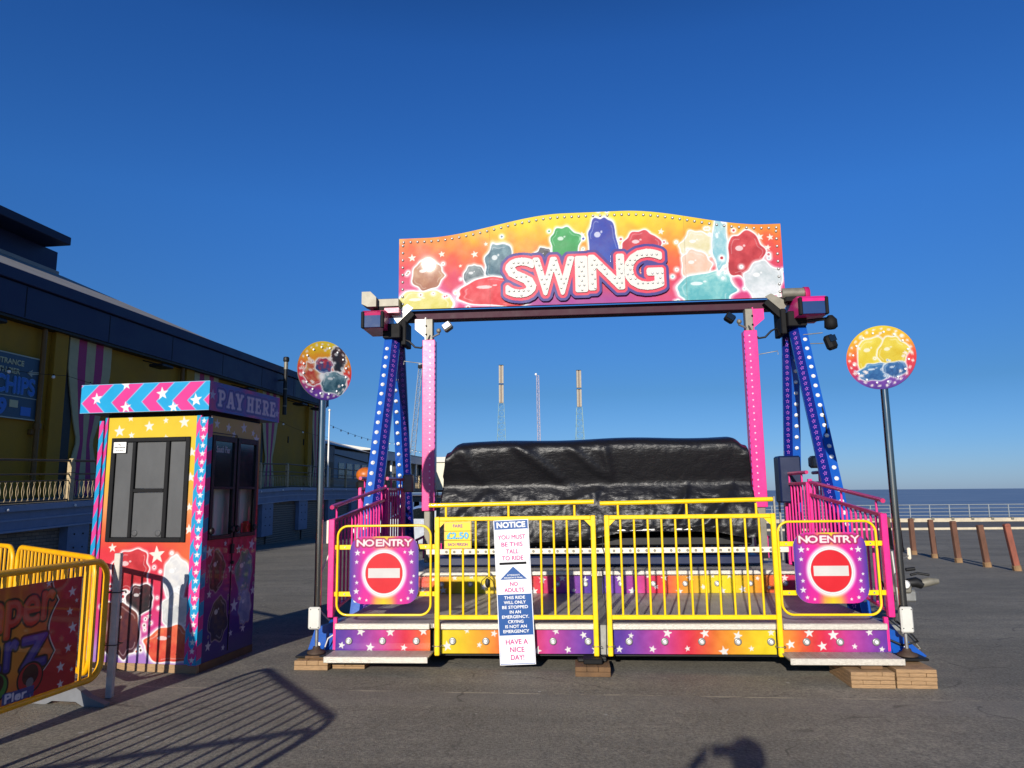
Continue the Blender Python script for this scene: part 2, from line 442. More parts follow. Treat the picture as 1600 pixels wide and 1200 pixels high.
# ------------------------------------------------------------------ materials
PINK = mat('pink_gloss_paint', '#e02882', .35, 0, .06, 8, .04, 30, coat=.15)
PINKD = mat('magenta_rail_paint', '#b8205f', .35, 0, .1, 10, coat=.3)
BLUE = mat('blue_gloss_paint', '#0f4fa8', .3, 0, .08, 6, .04, 30, coat=.4)
NAVY = mat('navy_paint', '#0c1c40', .4, 0, .12, 5)
YEL = mat('yellow_enamel_paint', '#f2c800', .32, 0, .07, 9, .05, 40, coat=.3)
YELB = mat('barrier_yellow_paint', '#f0ad00', .38, 0, .12, 7, .06, 40, coat=.2)
WHITE = mat('white_paint', '#e8e6e0', .35, 0, .06, 12)
CREAM = mat('cream_lamp_board', '#e6dcc6', .4, 0, .12, 14)
LAMP = mat('clear_lamp_cap', '#f2f4f6', .12, 0, 0, spec=.8)
CHROME = mat('polished_steel', '#9a9894', .12, 1.0, .06, 4, 0, stretch=(20, 20, 1))
STEEL = mat('galvanised_steel', '#9a9a96', .42, .7, .2, 14)
GALV = mat('weathered_light_steel', '#7e7a6e', .5, .3, .22, 10)
BLACK = mat('black_rubber', '#0b0b0c', .55, 0, .2, 20)
BLKM = mat('black_frame', '#101012', .7, 0, .15, 12, spec=.25)
GLASSD = mat('dark_lamp_glass', '#15202c', .08, 0, 0, spec=.8)
WOOD = mat('pale_pine_timber', '#a0805c', .75, 0, .35, 5, .3, 30, stretch=(3, 3, 30))
WOODD = mat('dirty_timber', '#6a4f34', .85, 0, .35, 6, .3, 30)
BLUEP = mat('notice_blue', '#0f4a8c', .35)
MAGP = mat('notice_magenta', '#b8307c', .35)
SIGNW = mat('sign_white', '#e2e2e4', .3, 0, .03, 5)

worn(YEL, '#7a5a20', .66); worn(YELB, '#6a4a1c', .63, 14); worn(PINK, '#7a2a50', .68); worn(BLUE, '#2a3448', .66); worn(WHITE, '#8a7a64', .66, 12); worn(TRIM if 'TRIM' in globals() else GALV, '#5a4a3a', .64, 20)
def checker_plate():
    m = bpy.data.materials.new('aluminium_tread_plate'); m.use_nodes = True; n = m.node_tree.nodes; l = m.node_tree.links; b = n['Principled BSDF']
    tc = n.new('ShaderNodeTexCoord'); 
    hs_ = []
    for ang, off in ((45, 0), (-45, .5)):
        mp = n.new('ShaderNodeMapping'); mp.inputs['Rotation'].default_value = (0, 0, radians(ang)); mp.inputs['Location'].default_value = (off * .05, off * .05, 0)
        l.new(tc.outputs['Object'], mp.inputs[0])
        br = n.new('ShaderNodeTexBrick'); br.inputs['Scale'].default_value = 1.0; br.inputs['Brick Width'].default_value = .052; br.inputs['Row Height'].default_value = .026
        br.inputs['Mortar Size'].default_value = .009; br.inputs['Mortar Smooth'].default_value = .4
        l.new(mp.outputs[0], br.inputs['Vector']); hs_.append(br)
    sc = n.new('ShaderNodeMapping'); sc.inputs['Rotation'].default_value = (0, 0, radians(45)); l.new(tc.outputs['Object'], sc.inputs[0])
    ck = n.new('ShaderNodeTexChecker'); ck.inputs['Scale'].default_value = 19; l.new(sc.outputs[0], ck.inputs['Vector'])
    mx = n.new('ShaderNodeMix'); mx.data_type = 'FLOAT'; l.new(ck.outputs['Fac'], mx.inputs[0]); l.new(hs_[0].outputs['Fac'], mx.inputs[2]); l.new(hs_[1].outputs['Fac'], mx.inputs[3])
    bp = n.new('ShaderNodeBump'); bp.invert = True; bp.inputs['Strength'].default_value = .8; bp.inputs['Distance'].default_value = .004; l.new(mx.outputs[0], bp.inputs['Height'])
    l.new(bp.outputs[0], b.inputs['Normal'])
    nz = n.new('ShaderNodeTexNoise'); nz.inputs['Scale'].default_value = 3; nz.inputs['Detail'].default_value = 8; l.new(tc.outputs['Object'], nz.inputs['Vector'])
    r = n.new('ShaderNodeValToRGB'); r.color_ramp.elements[0].position = .3; r.color_ramp.elements[1].position = .7
    r.color_ramp.elements[0].color = hx('#7a756f'); r.color_ramp.elements[1].color = hx('#b4aea6'); l.new(nz.outputs['Fac'], r.inputs[0])
    m2 = n.new('ShaderNodeMix'); m2.data_type = 'RGBA'; m2.inputs[7].default_value = hx('#c9c5bd')
    inv = n.new('ShaderNodeMath'); inv.operation = 'SUBTRACT'; inv.inputs[0].default_value = .75; l.new(mx.outputs[0], inv.inputs[1])
    l.new(inv.outputs[0], m2.inputs[0]); l.new(r.outputs[0], m2.inputs[6]); l.new(m2.outputs[2], b.inputs['Base Color'])
    b.inputs['Metallic'].default_value = .35; b.inputs['Roughness'].default_value = .5
    return m
TREAD = checker_plate()
TRIM = mat('aluminium_nosing', '#c6c0b4', .45, .3, .18, 30, .3, 120)

def asphalt():
    m = bpy.data.materials.new('worn_asphalt'); m.use_nodes = True; n = m.node_tree.nodes; l = m.node_tree.links; b = n['Principled BSDF']
    tc = n.new('ShaderNodeTexCoord'); P = tc.outputs['Object']
    def noise(sc, det=4, st=None, ro=.6):
        t = n.new('ShaderNodeTexNoise'); t.inputs['Scale'].default_value = sc; t.inputs['Detail'].default_value = det; t.inputs['Roughness'].default_value = ro
        if st:
            mp = n.new('ShaderNodeMapping'); mp.inputs['Scale'].default_value = st; l.new(P, mp.inputs[0]); l.new(mp.outputs[0], t.inputs['Vector'])
        else: l.new(P, t.inputs['Vector'])
        return t.outputs['Fac']
    def rampn(src, a, ca, bb, cb):
        r = n.new('ShaderNodeValToRGB'); r.color_ramp.elements[0].position = a; r.color_ramp.elements[1].position = bb
        r.color_ramp.elements[0].color = ca; r.color_ramp.elements[1].color = cb; l.new(src, r.inputs[0]); return r.outputs[0]
    def mul(a, c, f=1.0, op='MULTIPLY'):
        x = n.new('ShaderNodeMix'); x.data_type = 'RGBA'; x.blend_type = op; x.inputs[0].default_value = f; l.new(a, x.inputs[6]); l.new(c, x.inputs[7]); return x.outputs[2]
    base = rampn(noise(.5, 8), .35, (.158, .146, .119, 1), .68, (.232, .214, .176, 1))
    fine = rampn(noise(46, 4, None, .8), .34, (.52, .52, .52, 1), .66, (1.5, 1.5, 1.48, 1))
    mid = rampn(noise(9, 6), .3, (.86, .86, .86, 1), .7, (1.1, 1.1, 1.08, 1))
    streak = rampn(noise(1.2, 6, (.25, 2.2, 1)), .35, (.86, .86, .87, 1), .65, (1.1, 1.09, 1.07, 1))
    c = mul(mul(mul(base, fine), mid), streak)
    # pale stone chips
    vo = n.new('ShaderNodeTexVoronoi'); vo.inputs['Scale'].default_value = 30; l.new(P, vo.inputs['Vector'])
    g = n.new('ShaderNodeMath'); g.operation = 'LESS_THAN'; g.inputs[1].default_value = .16; l.new(vo.outputs['Distance'], g.inputs[0])
    sp = n.new('ShaderNodeSeparateColor'); l.new(vo.outputs['Color'], sp.inputs[0])
    g2 = n.new('ShaderNodeMath'); g2.operation = 'GREATER_THAN'; g2.inputs[1].default_value = .86; l.new(sp.outputs[0], g2.inputs[0])
    g3 = n.new('ShaderNodeMath'); g3.operation = 'MULTIPLY'; l.new(g.outputs[0], g3.inputs[0]); l.new(g2.outputs[0], g3.inputs[1])
    x = n.new('ShaderNodeMix'); x.data_type = 'RGBA'; l.new(g3.outputs[0], x.inputs[0]); l.new(c, x.inputs[6]); x.inputs[7].default_value = (.30, .28, .25, 1); c = x.outputs[2]
    # litter and droppings, sparse bigger spots
    vo = n.new('ShaderNodeTexVoronoi'); vo.inputs['Scale'].default_value = 4.2; l.new(P, vo.inputs['Vector'])
    g = n.new('ShaderNodeMath'); g.operation = 'LESS_THAN'; g.inputs[1].default_value = .075; l.new(vo.outputs['Distance'], g.inputs[0])
    sp = n.new('ShaderNodeSeparateColor'); l.new(vo.outputs['Color'], sp.inputs[0])
    g2 = n.new('ShaderNodeMath'); g2.operation = 'GREATER_THAN'; g2.inputs[1].default_value = .72; l.new(sp.outputs[0], g2.inputs[0])
    g3 = n.new('ShaderNodeMath'); g3.operation = 'MULTIPLY'; l.new(g.outputs[0], g3.inputs[0]); l.new(g2.outputs[0], g3.inputs[1])
    x = n.new('ShaderNodeMix'); x.data_type = 'RGBA'; l.new(g3.outputs[0], x.inputs[0]); l.new(c, x.inputs[6]); x.inputs[7].default_value = (.34, .33, .30, 1); c = x.outputs[2]
    # old joint across the surface: a thin sandy seam and a paler strip in front of it
    sx = n.new('ShaderNodeSeparateXYZ'); l.new(P, sx.inputs[0])
    wob = n.new('ShaderNodeMath'); wob.operation = 'MULTIPLY_ADD'; wob.inputs[1].default_value = .05; l.new(noise(1.5, 5), wob.inputs[0])
    ty = n.new('ShaderNodeMath'); ty.operation = 'MULTIPLY_ADD'; ty.inputs[1].default_value = .045; l.new(sx.outputs['X'], ty.inputs[0]); l.new(sx.outputs['Y'], ty.inputs[2]); l.new(ty.outputs[0], wob.inputs[2])
    def band(y0, y1, e):
        a = n.new('ShaderNodeMapRange'); a.inputs[1].default_value = y0 - e; a.inputs[2].default_value = y0 + e; l.new(wob.outputs[0], a.inputs[0])
        d = n.new('ShaderNodeMapRange'); d.inputs[1].default_value = y1 - e; d.inputs[2].default_value = y1 + e; d.inputs[3].default_value = 1; d.inputs[4].default_value = 0; l.new(wob.outputs[0], d.inputs[0])
        k = n.new('ShaderNodeMath'); k.operation = 'MULTIPLY'; l.new(a.outputs[0], k.inputs[0]); l.new(d.outputs[0], k.inputs[1]); return k.outputs[0]
    def blend(c, fac, colr, k):
        q = n.new('ShaderNodeMath'); q.operation = 'MULTIPLY'; q.inputs[1].default_value = k; l.new(fac, q.inputs[0])
        x = n.new('ShaderNodeMix'); x.data_type = 'RGBA'; l.new(q.outputs[0], x.inputs[0]); l.new(c, x.inputs[6]); x.inputs[7].default_value = colr; return x.outputs[2]
    c = blend(c, band(5.83, 6.22, .03), (.19, .18, .16, 1), .30)
    patchy = n.new('ShaderNodeMapRange'); patchy.inputs[1].default_value = .45; patchy.inputs[2].default_value = .6; l.new(noise(3, 5), patchy.inputs[0])
    km = n.new('ShaderNodeMath'); km.operation = 'MULTIPLY'; l.new(band(6.22, 6.25, .008), km.inputs[0]); l.new(patchy.outputs[0], km.inputs[1])
    c = blend(c, km.outputs[0], (.42, .38, .28, 1), .7)
    # hairline cracks and dark oil marks
    vm = n.new('ShaderNodeMapping'); l.new(P, vm.inputs[0]); wn = n.new('ShaderNodeTexNoise'); wn.inputs['Scale'].default_value = 2.2; wn.inputs['Detail'].default_value = 6; l.new(P, wn.inputs['Vector'])
    va = n.new('ShaderNodeVectorMath'); va.operation = 'MULTIPLY_ADD'; va.inputs[1].default_value = (.5, .5, 0); l.new(wn.outputs['Color'], va.inputs[0]); l.new(vm.outputs[0], va.inputs[2])
    ve = n.new('ShaderNodeTexVoronoi'); ve.feature = 'DISTANCE_TO_EDGE'; ve.inputs['Scale'].default_value = .42; l.new(va.outputs[0], ve.inputs['Vector'])
    ce = n.new('ShaderNodeMapRange'); ce.inputs[1].default_value = .002; ce.inputs[2].default_value = .006; ce.inputs[3].default_value = 1; ce.inputs[4].default_value = 0; l.new(ve.outputs['Distance'], ce.inputs[0])
    cm = n.new('ShaderNodeMath'); cm.operation = 'MULTIPLY'; l.new(ce.outputs[0], cm.inputs[0]); l.new(patchy.outputs[0], cm.inputs[1])
    c = blend(c, cm.outputs[0], (.035, .03, .026, 1), .55)
    oi = n.new('ShaderNodeMapRange'); oi.inputs[1].default_value = .63; oi.inputs[2].default_value = .72; l.new(noise(.9, 7, None, .7), oi.inputs[0])
    c = blend(c, oi.outputs[0], (.055, .048, .04, 1), .5)
    sa = n.new('ShaderNodeMapRange'); sa.inputs[1].default_value = .60; sa.inputs[2].default_value = .78; l.new(noise(.33, 8, (1, 2, 1), .7), sa.inputs[0])
    c = blend(c, sa.outputs[0], (.36, .31, .23, 1), .45)
    l.new(c, b.inputs['Base Color'])
    b.inputs['Roughness'].default_value = .85
    bp = n.new('ShaderNodeBump'); bp.inputs['Strength'].default_value = .7; bp.inputs['Distance'].default_value = .012; l.new(noise(110, 4), bp.inputs['Height'])
    l.new(bp.outputs[0], b.inputs['Normal'])
    return m
ASPH = asphalt()

# ------------------------------------------------------------------ ground, kerb, sea wall, sea
mb = MB()
xs = [-90, -40, -4, 4, 60, 160]; ys = [-40, -5, 8, 20, 35, 51.2]
vs = [(x, y, gz(x, y)) for y in ys for x in xs]
mb.add(vs, [(j * 6 + i, j * 6 + i + 1, (j + 1) * 6 + i + 1, (j + 1) * 6 + i) for j in range(5) for i in range(5)], ASPH)
mb.build('ground', kind='structure')
KERB = mat('pale_concrete', '#c0b49c', .85, 0, .2, 3, .2, 20)
PATHM = mat('sandy_paving', '#9c907a', .9, 0, .18, 2, .1, 20)
mb = MB(); mb.box((6, 39.0, gz(9, 39) - .2), (120, 39.25, gz(9, 39) + .11), KERB, .02); mb.build('kerb', kind='structure')
mb = MB(); z = gz(9, 45)
vs = [(6, 39.25, gz(9, 39.25) + .10), (120, 39.25, gz(9, 39.25) + .10), (120, 51.0, gz(9, 51) + .06), (6, 51.0, gz(9, 51) + .06)]
mb.add(vs, [(0, 1, 2, 3)], mat('promenade_asphalt', (.10, .095, .088, 1), .85, 0, .25, 1.5, .1, 40)); mb.build('promenade', kind='structure')

def sea_mat():
    m = bpy.data.materials.new('sea_water'); m.use_nodes = True; n = m.node_tree.nodes; l = m.node_tree.links; b = n['Principled BSDF']
    tc = n.new('ShaderNodeTexCoord'); mp = n.new('ShaderNodeMapping'); mp.inputs['Scale'].default_value = (.02, .16, 1); l.new(tc.outputs['Object'], mp.inputs[0])
    t = n.new('ShaderNodeTexNoise'); t.inputs['Scale'].default_value = 1; t.inputs['Detail'].default_value = 9; l.new(mp.outputs[0], t.inputs['Vector'])
    r = n.new('ShaderNodeValToRGB'); r.color_ramp.elements[0].position = .38; r.color_ramp.elements[1].position = .64
    r.color_ramp.elements[0].color = (.10, .17, .29, 1); r.color_ramp.elements[1].color = (.21, .29, .40, 1); l.new(t.outputs['Fac'], r.inputs[0])
    l.new(r.outputs[0], b.inputs['Base Color']); b.inputs['Roughness'].default_value = .55; b.inputs['Specular IOR Level'].default_value = .25
    bp = n.new('ShaderNodeBump'); bp.inputs['Strength'].default_value = .8; bp.inputs['Distance'].default_value = .6; l.new(t.outputs['Fac'], bp.inputs['Height']); l.new(bp.outputs[0], b.inputs['Normal'])
    return m
mb = MB(); mb.add([(-6500, 52.5, -4.6), (6500, 52.5, -4.6), (6500, 7500, -4.6), (-6500, 7500, -4.6)], [(0, 1, 2, 3)], sea_mat()); mb.build('sea', kind='structure')
mb = MB(); mb.box((-90, 51.2, -6), (160, 51.9, gz(9, 51.2) + .30), KERB, .04)
tag(mb.build('sea_wall'), 'low cream concrete sea wall along the far edge of the asphalt', 'wall')
# promenade railing on the wall
RAILM = mat('pale_rail_paint', '#8e969c', .45, .2, .1, 6)
rz = gz(9, 51.2) + .30
e = empty('seafront_railing', T(0, 51.5, rz), 'long pale horizontal bar railing standing on the sea wall', 'railing')
for k, hgt in enumerate((.18, .42, .66, .90)):
    MB().tube([(5, 0, hgt), (120, 0, hgt)], .035 if k == 3 else .024, RAILM, 6).build('rail', e)
pm = MB().box((-.03, -.03, 0), (.03, .03, .9), RAILM).mesh('post'); pf = MB().box((-.09, -.12, -.12), (.09, -.352, .05), GALV).mesh('post_foot')
for k in range(46):
    x = 12.4 + 1.36 * k
    p = ico_at(pm, 'post', e, (x, 0, 0)); ico_at(pf, 'post_foot', p, (0, 0, -.0))

# bollards
RUST = mat('weathered_brown_timber', '#6a4838', .85, 0, .35, 7, .4, 40, stretch=(1, 1, .3))
RUST2 = mat('red_brown_timber', '#8c5040', .85, 0, .35, 7, .4, 40, stretch=(1, 1, .3))
bl = [(12.0, 23.9, .02, .06, 'leftmost brown timber bollard, half hidden behind the tall steel sign pole'), (11.7, 22.7, .0, .042, 'slim dark timber bollard just left of the tall steel sign pole'),
      (11.38, 21.4, -.02, .002, 'upright brown timber bollard first to the right of the steel sign pole'),
      (11.24, 20.1, .0, .041, 'round topped timber bollard second to the right of the steel sign pole'), (10.98, 18.6, -.03, .045, 'brown timber bollard with a knot at its foot, in the middle of its row'),
      (10.86, 17.3, .02, .108, 'square topped dark brown bollard next to the red brown one'), (10.90, 16.35, -.03, .118, 'leaning red brown bollard nearest the right edge of the photo')]
for k, (x, y, rx, ry, lab) in enumerate(bl):
    mb = MB(); n = 8; pf = []
    mt = RUST2 if k == 6 else RUST
    mb.box((-.06, -.06, -.1), (.06, .06, .96), mt, .012)
    if k != 5:
        mb.prism([(-.06, .96), (.06, .96), (.054, .99), (.03, 1.01), (-.03, 1.01), (-.054, .99)], -.058, .058, mt)
    mb.box((-.076, -.076, -.1), (.076, .076, .13), mat('sandy_bollard_foot', '#8a6c4c', .9, 0, .3, 9), .03)
    mb.build('timber_bollard', M=T(x, y, gz(x, y), rnd.uniform(-.15, .15), -ry, rx), label=lab, cat='bollard', group='bollards across the asphalt')
# two more out of frame that throw the long shadows at the right
for k, (x, y) in enumerate([(13.2, 13.4), (9.6, 7.6)]):
    mb = MB(); mb.box((-.085, -.085, -.1), (.085, .085, 1.0), RUST, .02)
    mb.build('timber_bollard', M=T(x, y, gz(x, y)), label='brown timber bollard standing outside the right edge of the picture', cat='bollard', group='bollards across the asphalt')

# ------------------------------------------------------------------ THE RIDE
RM = Matrix.Translation((0.82, 7.01, 0)) @ Matrix.Rotation(radians(-4.5), 4, 'Z') @ Matrix.Rotation(-.0054, 4, 'Y')
ride = empty('swing_ride', RM, 'large pink, blue and yellow swing ride with tread plate steps and a header board', 'fairground ride')
def RL(x, y, z): return RM @ Matrix.Translation((x, y, z))
DECK = 2.5
# decks
mb = MB(); mb.box((-DECK, -.03, .36), (-.045, 2.0, .40), TREAD); mb.build('deck_plate', ride)
mb = MB(); mb.box((.075, -.03, .36), (DECK, 2.0, .40), TREAD); mb.build('deck_plate', ride)
mb = MB(); mb.box((-.043, .0, .12), (.073, 2.0, .385), STEEL, .004); mb.build('deck_joint', ride)
mb = MB(); mb.box((-2.45, 2.0, .60), (2.45, 4.6, .655), TREAD); mb.build('upper_deck_plate', ride)
for (a, b) in ((-2.5, -1.60), (-1.50, -.045), (.075, 1.535), (1.60, 2.5)):
    mb = MB(); mb.box((a, -.065, .352), (b, -.032, .406), TRIM, .006); mb.build('step_nosing', ride)
for (a, b) in ((-2.45, -.05), (.08, 2.45)):
    mb = MB(); mb.box((a, 1.965, .615), (b, 1.998, .662), TRIM, .006); mb.build('step_nosing', ride)
# printed fascia panels: rainbow with stars
RB = [(0, '#3d2f9c'), (.10, '#8a3fa8'), (.20, '#d6489a'), (.33, '#e23047'), (.48, '#f08a2c'), (.70, '#f2d41c'), (.84, '#f0a02a'), (1, '#f0603a')]
def fascia(name, x0, x1, z0, z1, y, phase, period, seed, res=250, lampz=None, lamps=()):
    nx = int((x1 - x0) * res); nz = 44
    X, Z = grid_XZ(x0, x1, z0, z1, nx, nz)
    t = np.abs(((X - phase) / period + .5) % 1.0 - .5) * 2
    img = ramp(t, [(0, '#33289a'), (.16, '#7f3cab'), (.34, '#d03f9a'), (.48, '#e42a48'), (.66, '#f18a2c'), (.86, '#f3cf1a'), (1, '#f5e01c')])
    img = img + .035 * fbm(X, Z, seed, 2)[..., None]
    r = random.Random(seed); x = x0 + .06; k = 0
    while x < x1:
        rr = r.choice((.028, .035, .05, .045)); zz = z0 + (z1 - z0) * (r.uniform(.72, .98) if k % 2 else r.uniform(.08, .38))
        img = over(img, star_a(X, Z, x, zz, rr, r.uniform(-.3, .3), .003), '#f4f0ec'); x += r.uniform(.09, .19); k += 1
    o = printed(name, X, Z, img, PXZ(y), parent=ride, thick=.012, backmat=BLKM)
    for xx in lamps: lamp_cap(o, xx, y, lampz)
    return o
_lc = MB(); _lc.lathe([(.034, 0), (.034, .008), (.026, .012), (.018, .010)], (0, 0, 0), STEEL, 14, '-y'); _lc.ball((0, -.012, 0), .017, LAMP, 8)
_lcm = _lc.mesh('lamp_cap')
def lamp_cap(par, x, y, z): return ico_at(_lcm, 'lamp_cap', par, (x, y - .001, z))
fascia('fascia_panel', -2.5, -1.6, .155, .35, -.03, -2.58, 3.1, 3, lampz=.245, lamps=(-2.37, -2.05, -1.73))
fascia('fascia_panel', -1.5, -.05, .135, .35, -.03, 0.02, 3.1, 5, lampz=.245, lamps=(-1.39, -1.08, -.46, -.14))
fascia('fascia_panel', .08, 1.535, .135, .35, -.03, .02, 3.1, 8, lampz=.245, lamps=(.23, .55, .88, 1.2, 1.49))
fascia('fascia_panel', 1.6, 2.5, .155, .35, -.03, 2.68, 3.1, 11, lampz=.245, lamps=(1.8, 2.09, 2.4))
fascia('riser_panel', -2.45, -.05, .402, .613, 2.0, .02, 2.9, 14, 150, .51, (-2.2, -1.85, -1.5, -1.15, -.8, -.45, -.12))
fascia('riser_panel', .08, 2.45, .402, .613, 2.0, .02, 2.9, 19, 150, .51, (.3, .68, 1.05, 1.42, 1.8, 2.2))
# chassis under the deck
mb = MB(); mb.box((-2.45, .05, .10), (2.45, .25, .33), BLACK); mb.build('chassis_beam', ride)
mb = MB(); mb.box((-2.40, 2.05, .10), (2.40, 4.5, .58), BLACK); mb.build('chassis_box', ride)
for s in (-1, 1):
    mb = MB(); mb.box((s * 2.42, .02, .08), (s * 2.48, 2.0, .355), BLACK); mb.build('chassis_side', ride)
# fold-out bottom steps
for (a, b) in ((-2.50, -1.56), (1.56, 2.50)):
    mb = MB(); mb.box((a, -.35, .152), (b, -.067, .165), TREAD); mb.box((a, -.365, .118), (b, -.352, .172), TRIM, .004)
    mb.box((a + .03, -.34, .12), (a + .07, -.07, .151), STEEL); mb.box((b - .07, -.34, .12), (b - .03, -.07, .151), STEEL)
    mb.build('bottom_step', ride)

# yellow fence in front
def fence(x0, x1, hx0, hx1, sup, nb, yf=-.095):
    g = bpy.data.objects.new('yellow_gate', None); COL.objects.link(g); g.parent = ride
    mb = MB()
    mb.box((x0, yf - .02, .13), (x0 + .045, yf + .02, 1.38), YEL, .006); mb.box((x1 - .045, yf - .02, .13), (x1, yf + .02, 1.38), YEL, .006)
    mb.box((x0 + .045, yf - .018, 1.34), (x1 - .045, yf + .018, 1.378), YEL, .006); mb.box((x0 + .045, yf - .018, .448), (x1 - .045, yf + .018, .488), YEL, .006)
    for s, xx in ((1, x0 + .045), (-1, x1 - .045)):
        mb.prism([(xx, 1.34), (xx + s * .06, 1.34), (xx, 1.28)], yf - .006, yf + .006, YEL)
    mb.build('gate_frame', g)
    for k in range(nb):
        x = x0 + .0225 + (x1 - x0 - .045) * (k + 1) / (nb + 1)
        MB().tube([(x, yf, .486), (x, yf, 1.342)], .0105, YEL, 8).build('gate_bar', g)
    h = MB().tube([(hx0, yf - .0, 1.487), (hx0 + .01, yf, 1.487), (hx1, yf, 1.503 if hx0 < -1 else 1.507)], .021, YEL, 12); h.build('handrail', g)
    for x in sup: MB().tube([(x, yf, 1.377), (x, yf, 1.475)], .0115, YEL, 8).build('handrail_support', g)
    for x in (x0 + .022, x1 - .022):
        MB().tube([(x - .04, yf - .025, .215), (x + .04, yf - .025, .215), (x + .04, yf + .03, .215), (x - .04, yf + .03, .215)], .0035, STEEL, 6, True).build('gate_pin', g)
    return g
gateL = fence(-1.545, -.045, -1.60, -.055, (-1.44, -.85, -.235), 11)
gateR = fence(.035, 1.58, .0, 1.565, (.165, .79, 1.415), 11)

# no entry gates
def rrect(x0, x1, z0, z1, r, n=7):
    p = []
    for cx, cz, a0 in ((x1 - r, z1 - r, 0), (x0 + r, z1 - r, 90), (x0 + r, z0 + r, 180), (x1 - r, z0 + r, 270)):
        for k in range(n + 1): a = radians(a0 + 90 * k / n); p.append((cx + r * cos(a), cz + r * sin(a)))
    return p
def no_entry(x0, x1, sx0, sx1):
    g = bpy.data.objects.new('no_entry_gate', None); COL.objects.link(g); g.parent = ride
    y = -.015
    MB().tube([(a, y, b) for a, b in rrect(x0, x1, .475, 1.30, .10)], .0115, YEL, 8, True).build('gate_hoop', g)
    for z in (1.10, .665):
        mb = MB(); mb.box((x0 - .045, y + .012, z - .022), (x1 + .055, y + .022, z + .022), YEL, .003)
        for xx in (x0 + .07, x1 - .05): mb.lathe([(.008, 0), (.008, .006)], (xx, y + .012, z), STEEL, 8, '-y')
        mb.build('gate_strap', g)
    z0, z1 = .578, 1.205; nx, nz = 210, 206; cx = (sx0 + sx1) / 2; cz = .862; W2 = (sx1 - sx0) / 2
    X, Z = grid_XZ(sx0, sx1, z0, z1, nx, nz); r = .13
    qx = np.abs(X - cx) - (W2 - r); qz = np.abs(Z - (z0 + z1) / 2) - ((z1 - z0) / 2 - r)
    d = np.hypot(np.maximum(qx, 0), np.maximum(qz, 0)) + np.minimum(np.maximum(qx, qz), 0) - r
    rr = np.hypot(X - cx, (Z - cz) * .96) 
    u = np.abs(X - cx) / W2
    img = ramp(u, [(0, '#f6dc20'), (.22, '#f2b44a'), (.42, '#ee2f9c'), (.66, '#e81fa0'), (.86, '#9a3cb4'), (1, '#4c35a4')])
    band = smooth(np.abs(Z - .89), .12, .30)[..., None]
    side = ramp(u, [(0, '#ee2ca6'), (.58, '#ec1ca2'), (.82, '#a03ab0'), (1, '#4c35a4')])
    img = side * (1 - band) + img * band
    for (ax, az_, ar) in ((.78, 1.05, .032), (.60, 1.055, .018), (.80, .965, .022), (.86, .835, .016), (.79, .775, .020), (.80, .695, .030), (.70, .630, .020), (.50, .615, .016)):
        for s in (-1, 1): img = over(img, star_a(X, Z, cx + s * ax * W2, az_, ar, 0, .003), '#f6f2f4')
    img = over(img, 1 - smooth(rr, .195, .235), '#ffffff')
    for a, c in ((.197, '#d8d4d4'), (.192, '#ffffff'), (.181, '#b9b0b0'), (.178, '#ee2230')): img = over(img, 1 - smooth(rr, a - .002, a + .001), c)
    img = over(img, ((np.abs(X - cx) < .153) & (np.abs(Z - cz) < .045)).astype(float), '#ece8e2')
    # lettering with a red outline
    wb = []; xs0 = cx - .265; n_ = []
    lay = [('N', 0, .075), ('O', .080, .165), ('E', .185, .245), ('N', .252, .322), ('T', .328, .385), ('R', .390, .455), ('Y', .458, .53)]
    n_ = [(c, xs0 + a, xs0 + b, 1.112, 1.172) for c, a, b in lay]
    M = raster(glyphs(n_), sx0, z0, sx1, z1, nx, nz)
    img = over(img, soft(dilate(M, 5.6)), '#8e2458'); img = over(img, soft(dilate(M, 4.4)), '#c02a62'); img = over(img, soft(dilate(M, 1.3)), '#fbf6f2')
    printed('no_entry_sign', X, Z, img, PXZ(-.045), parent=g, thick=.01, mask=(d <= 0.0), backmat=WHITE)
    return g
no_entry(-2.50, -1.60, -2.37, -1.71); no_entry(1.615, 2.48, 1.735, 2.375)

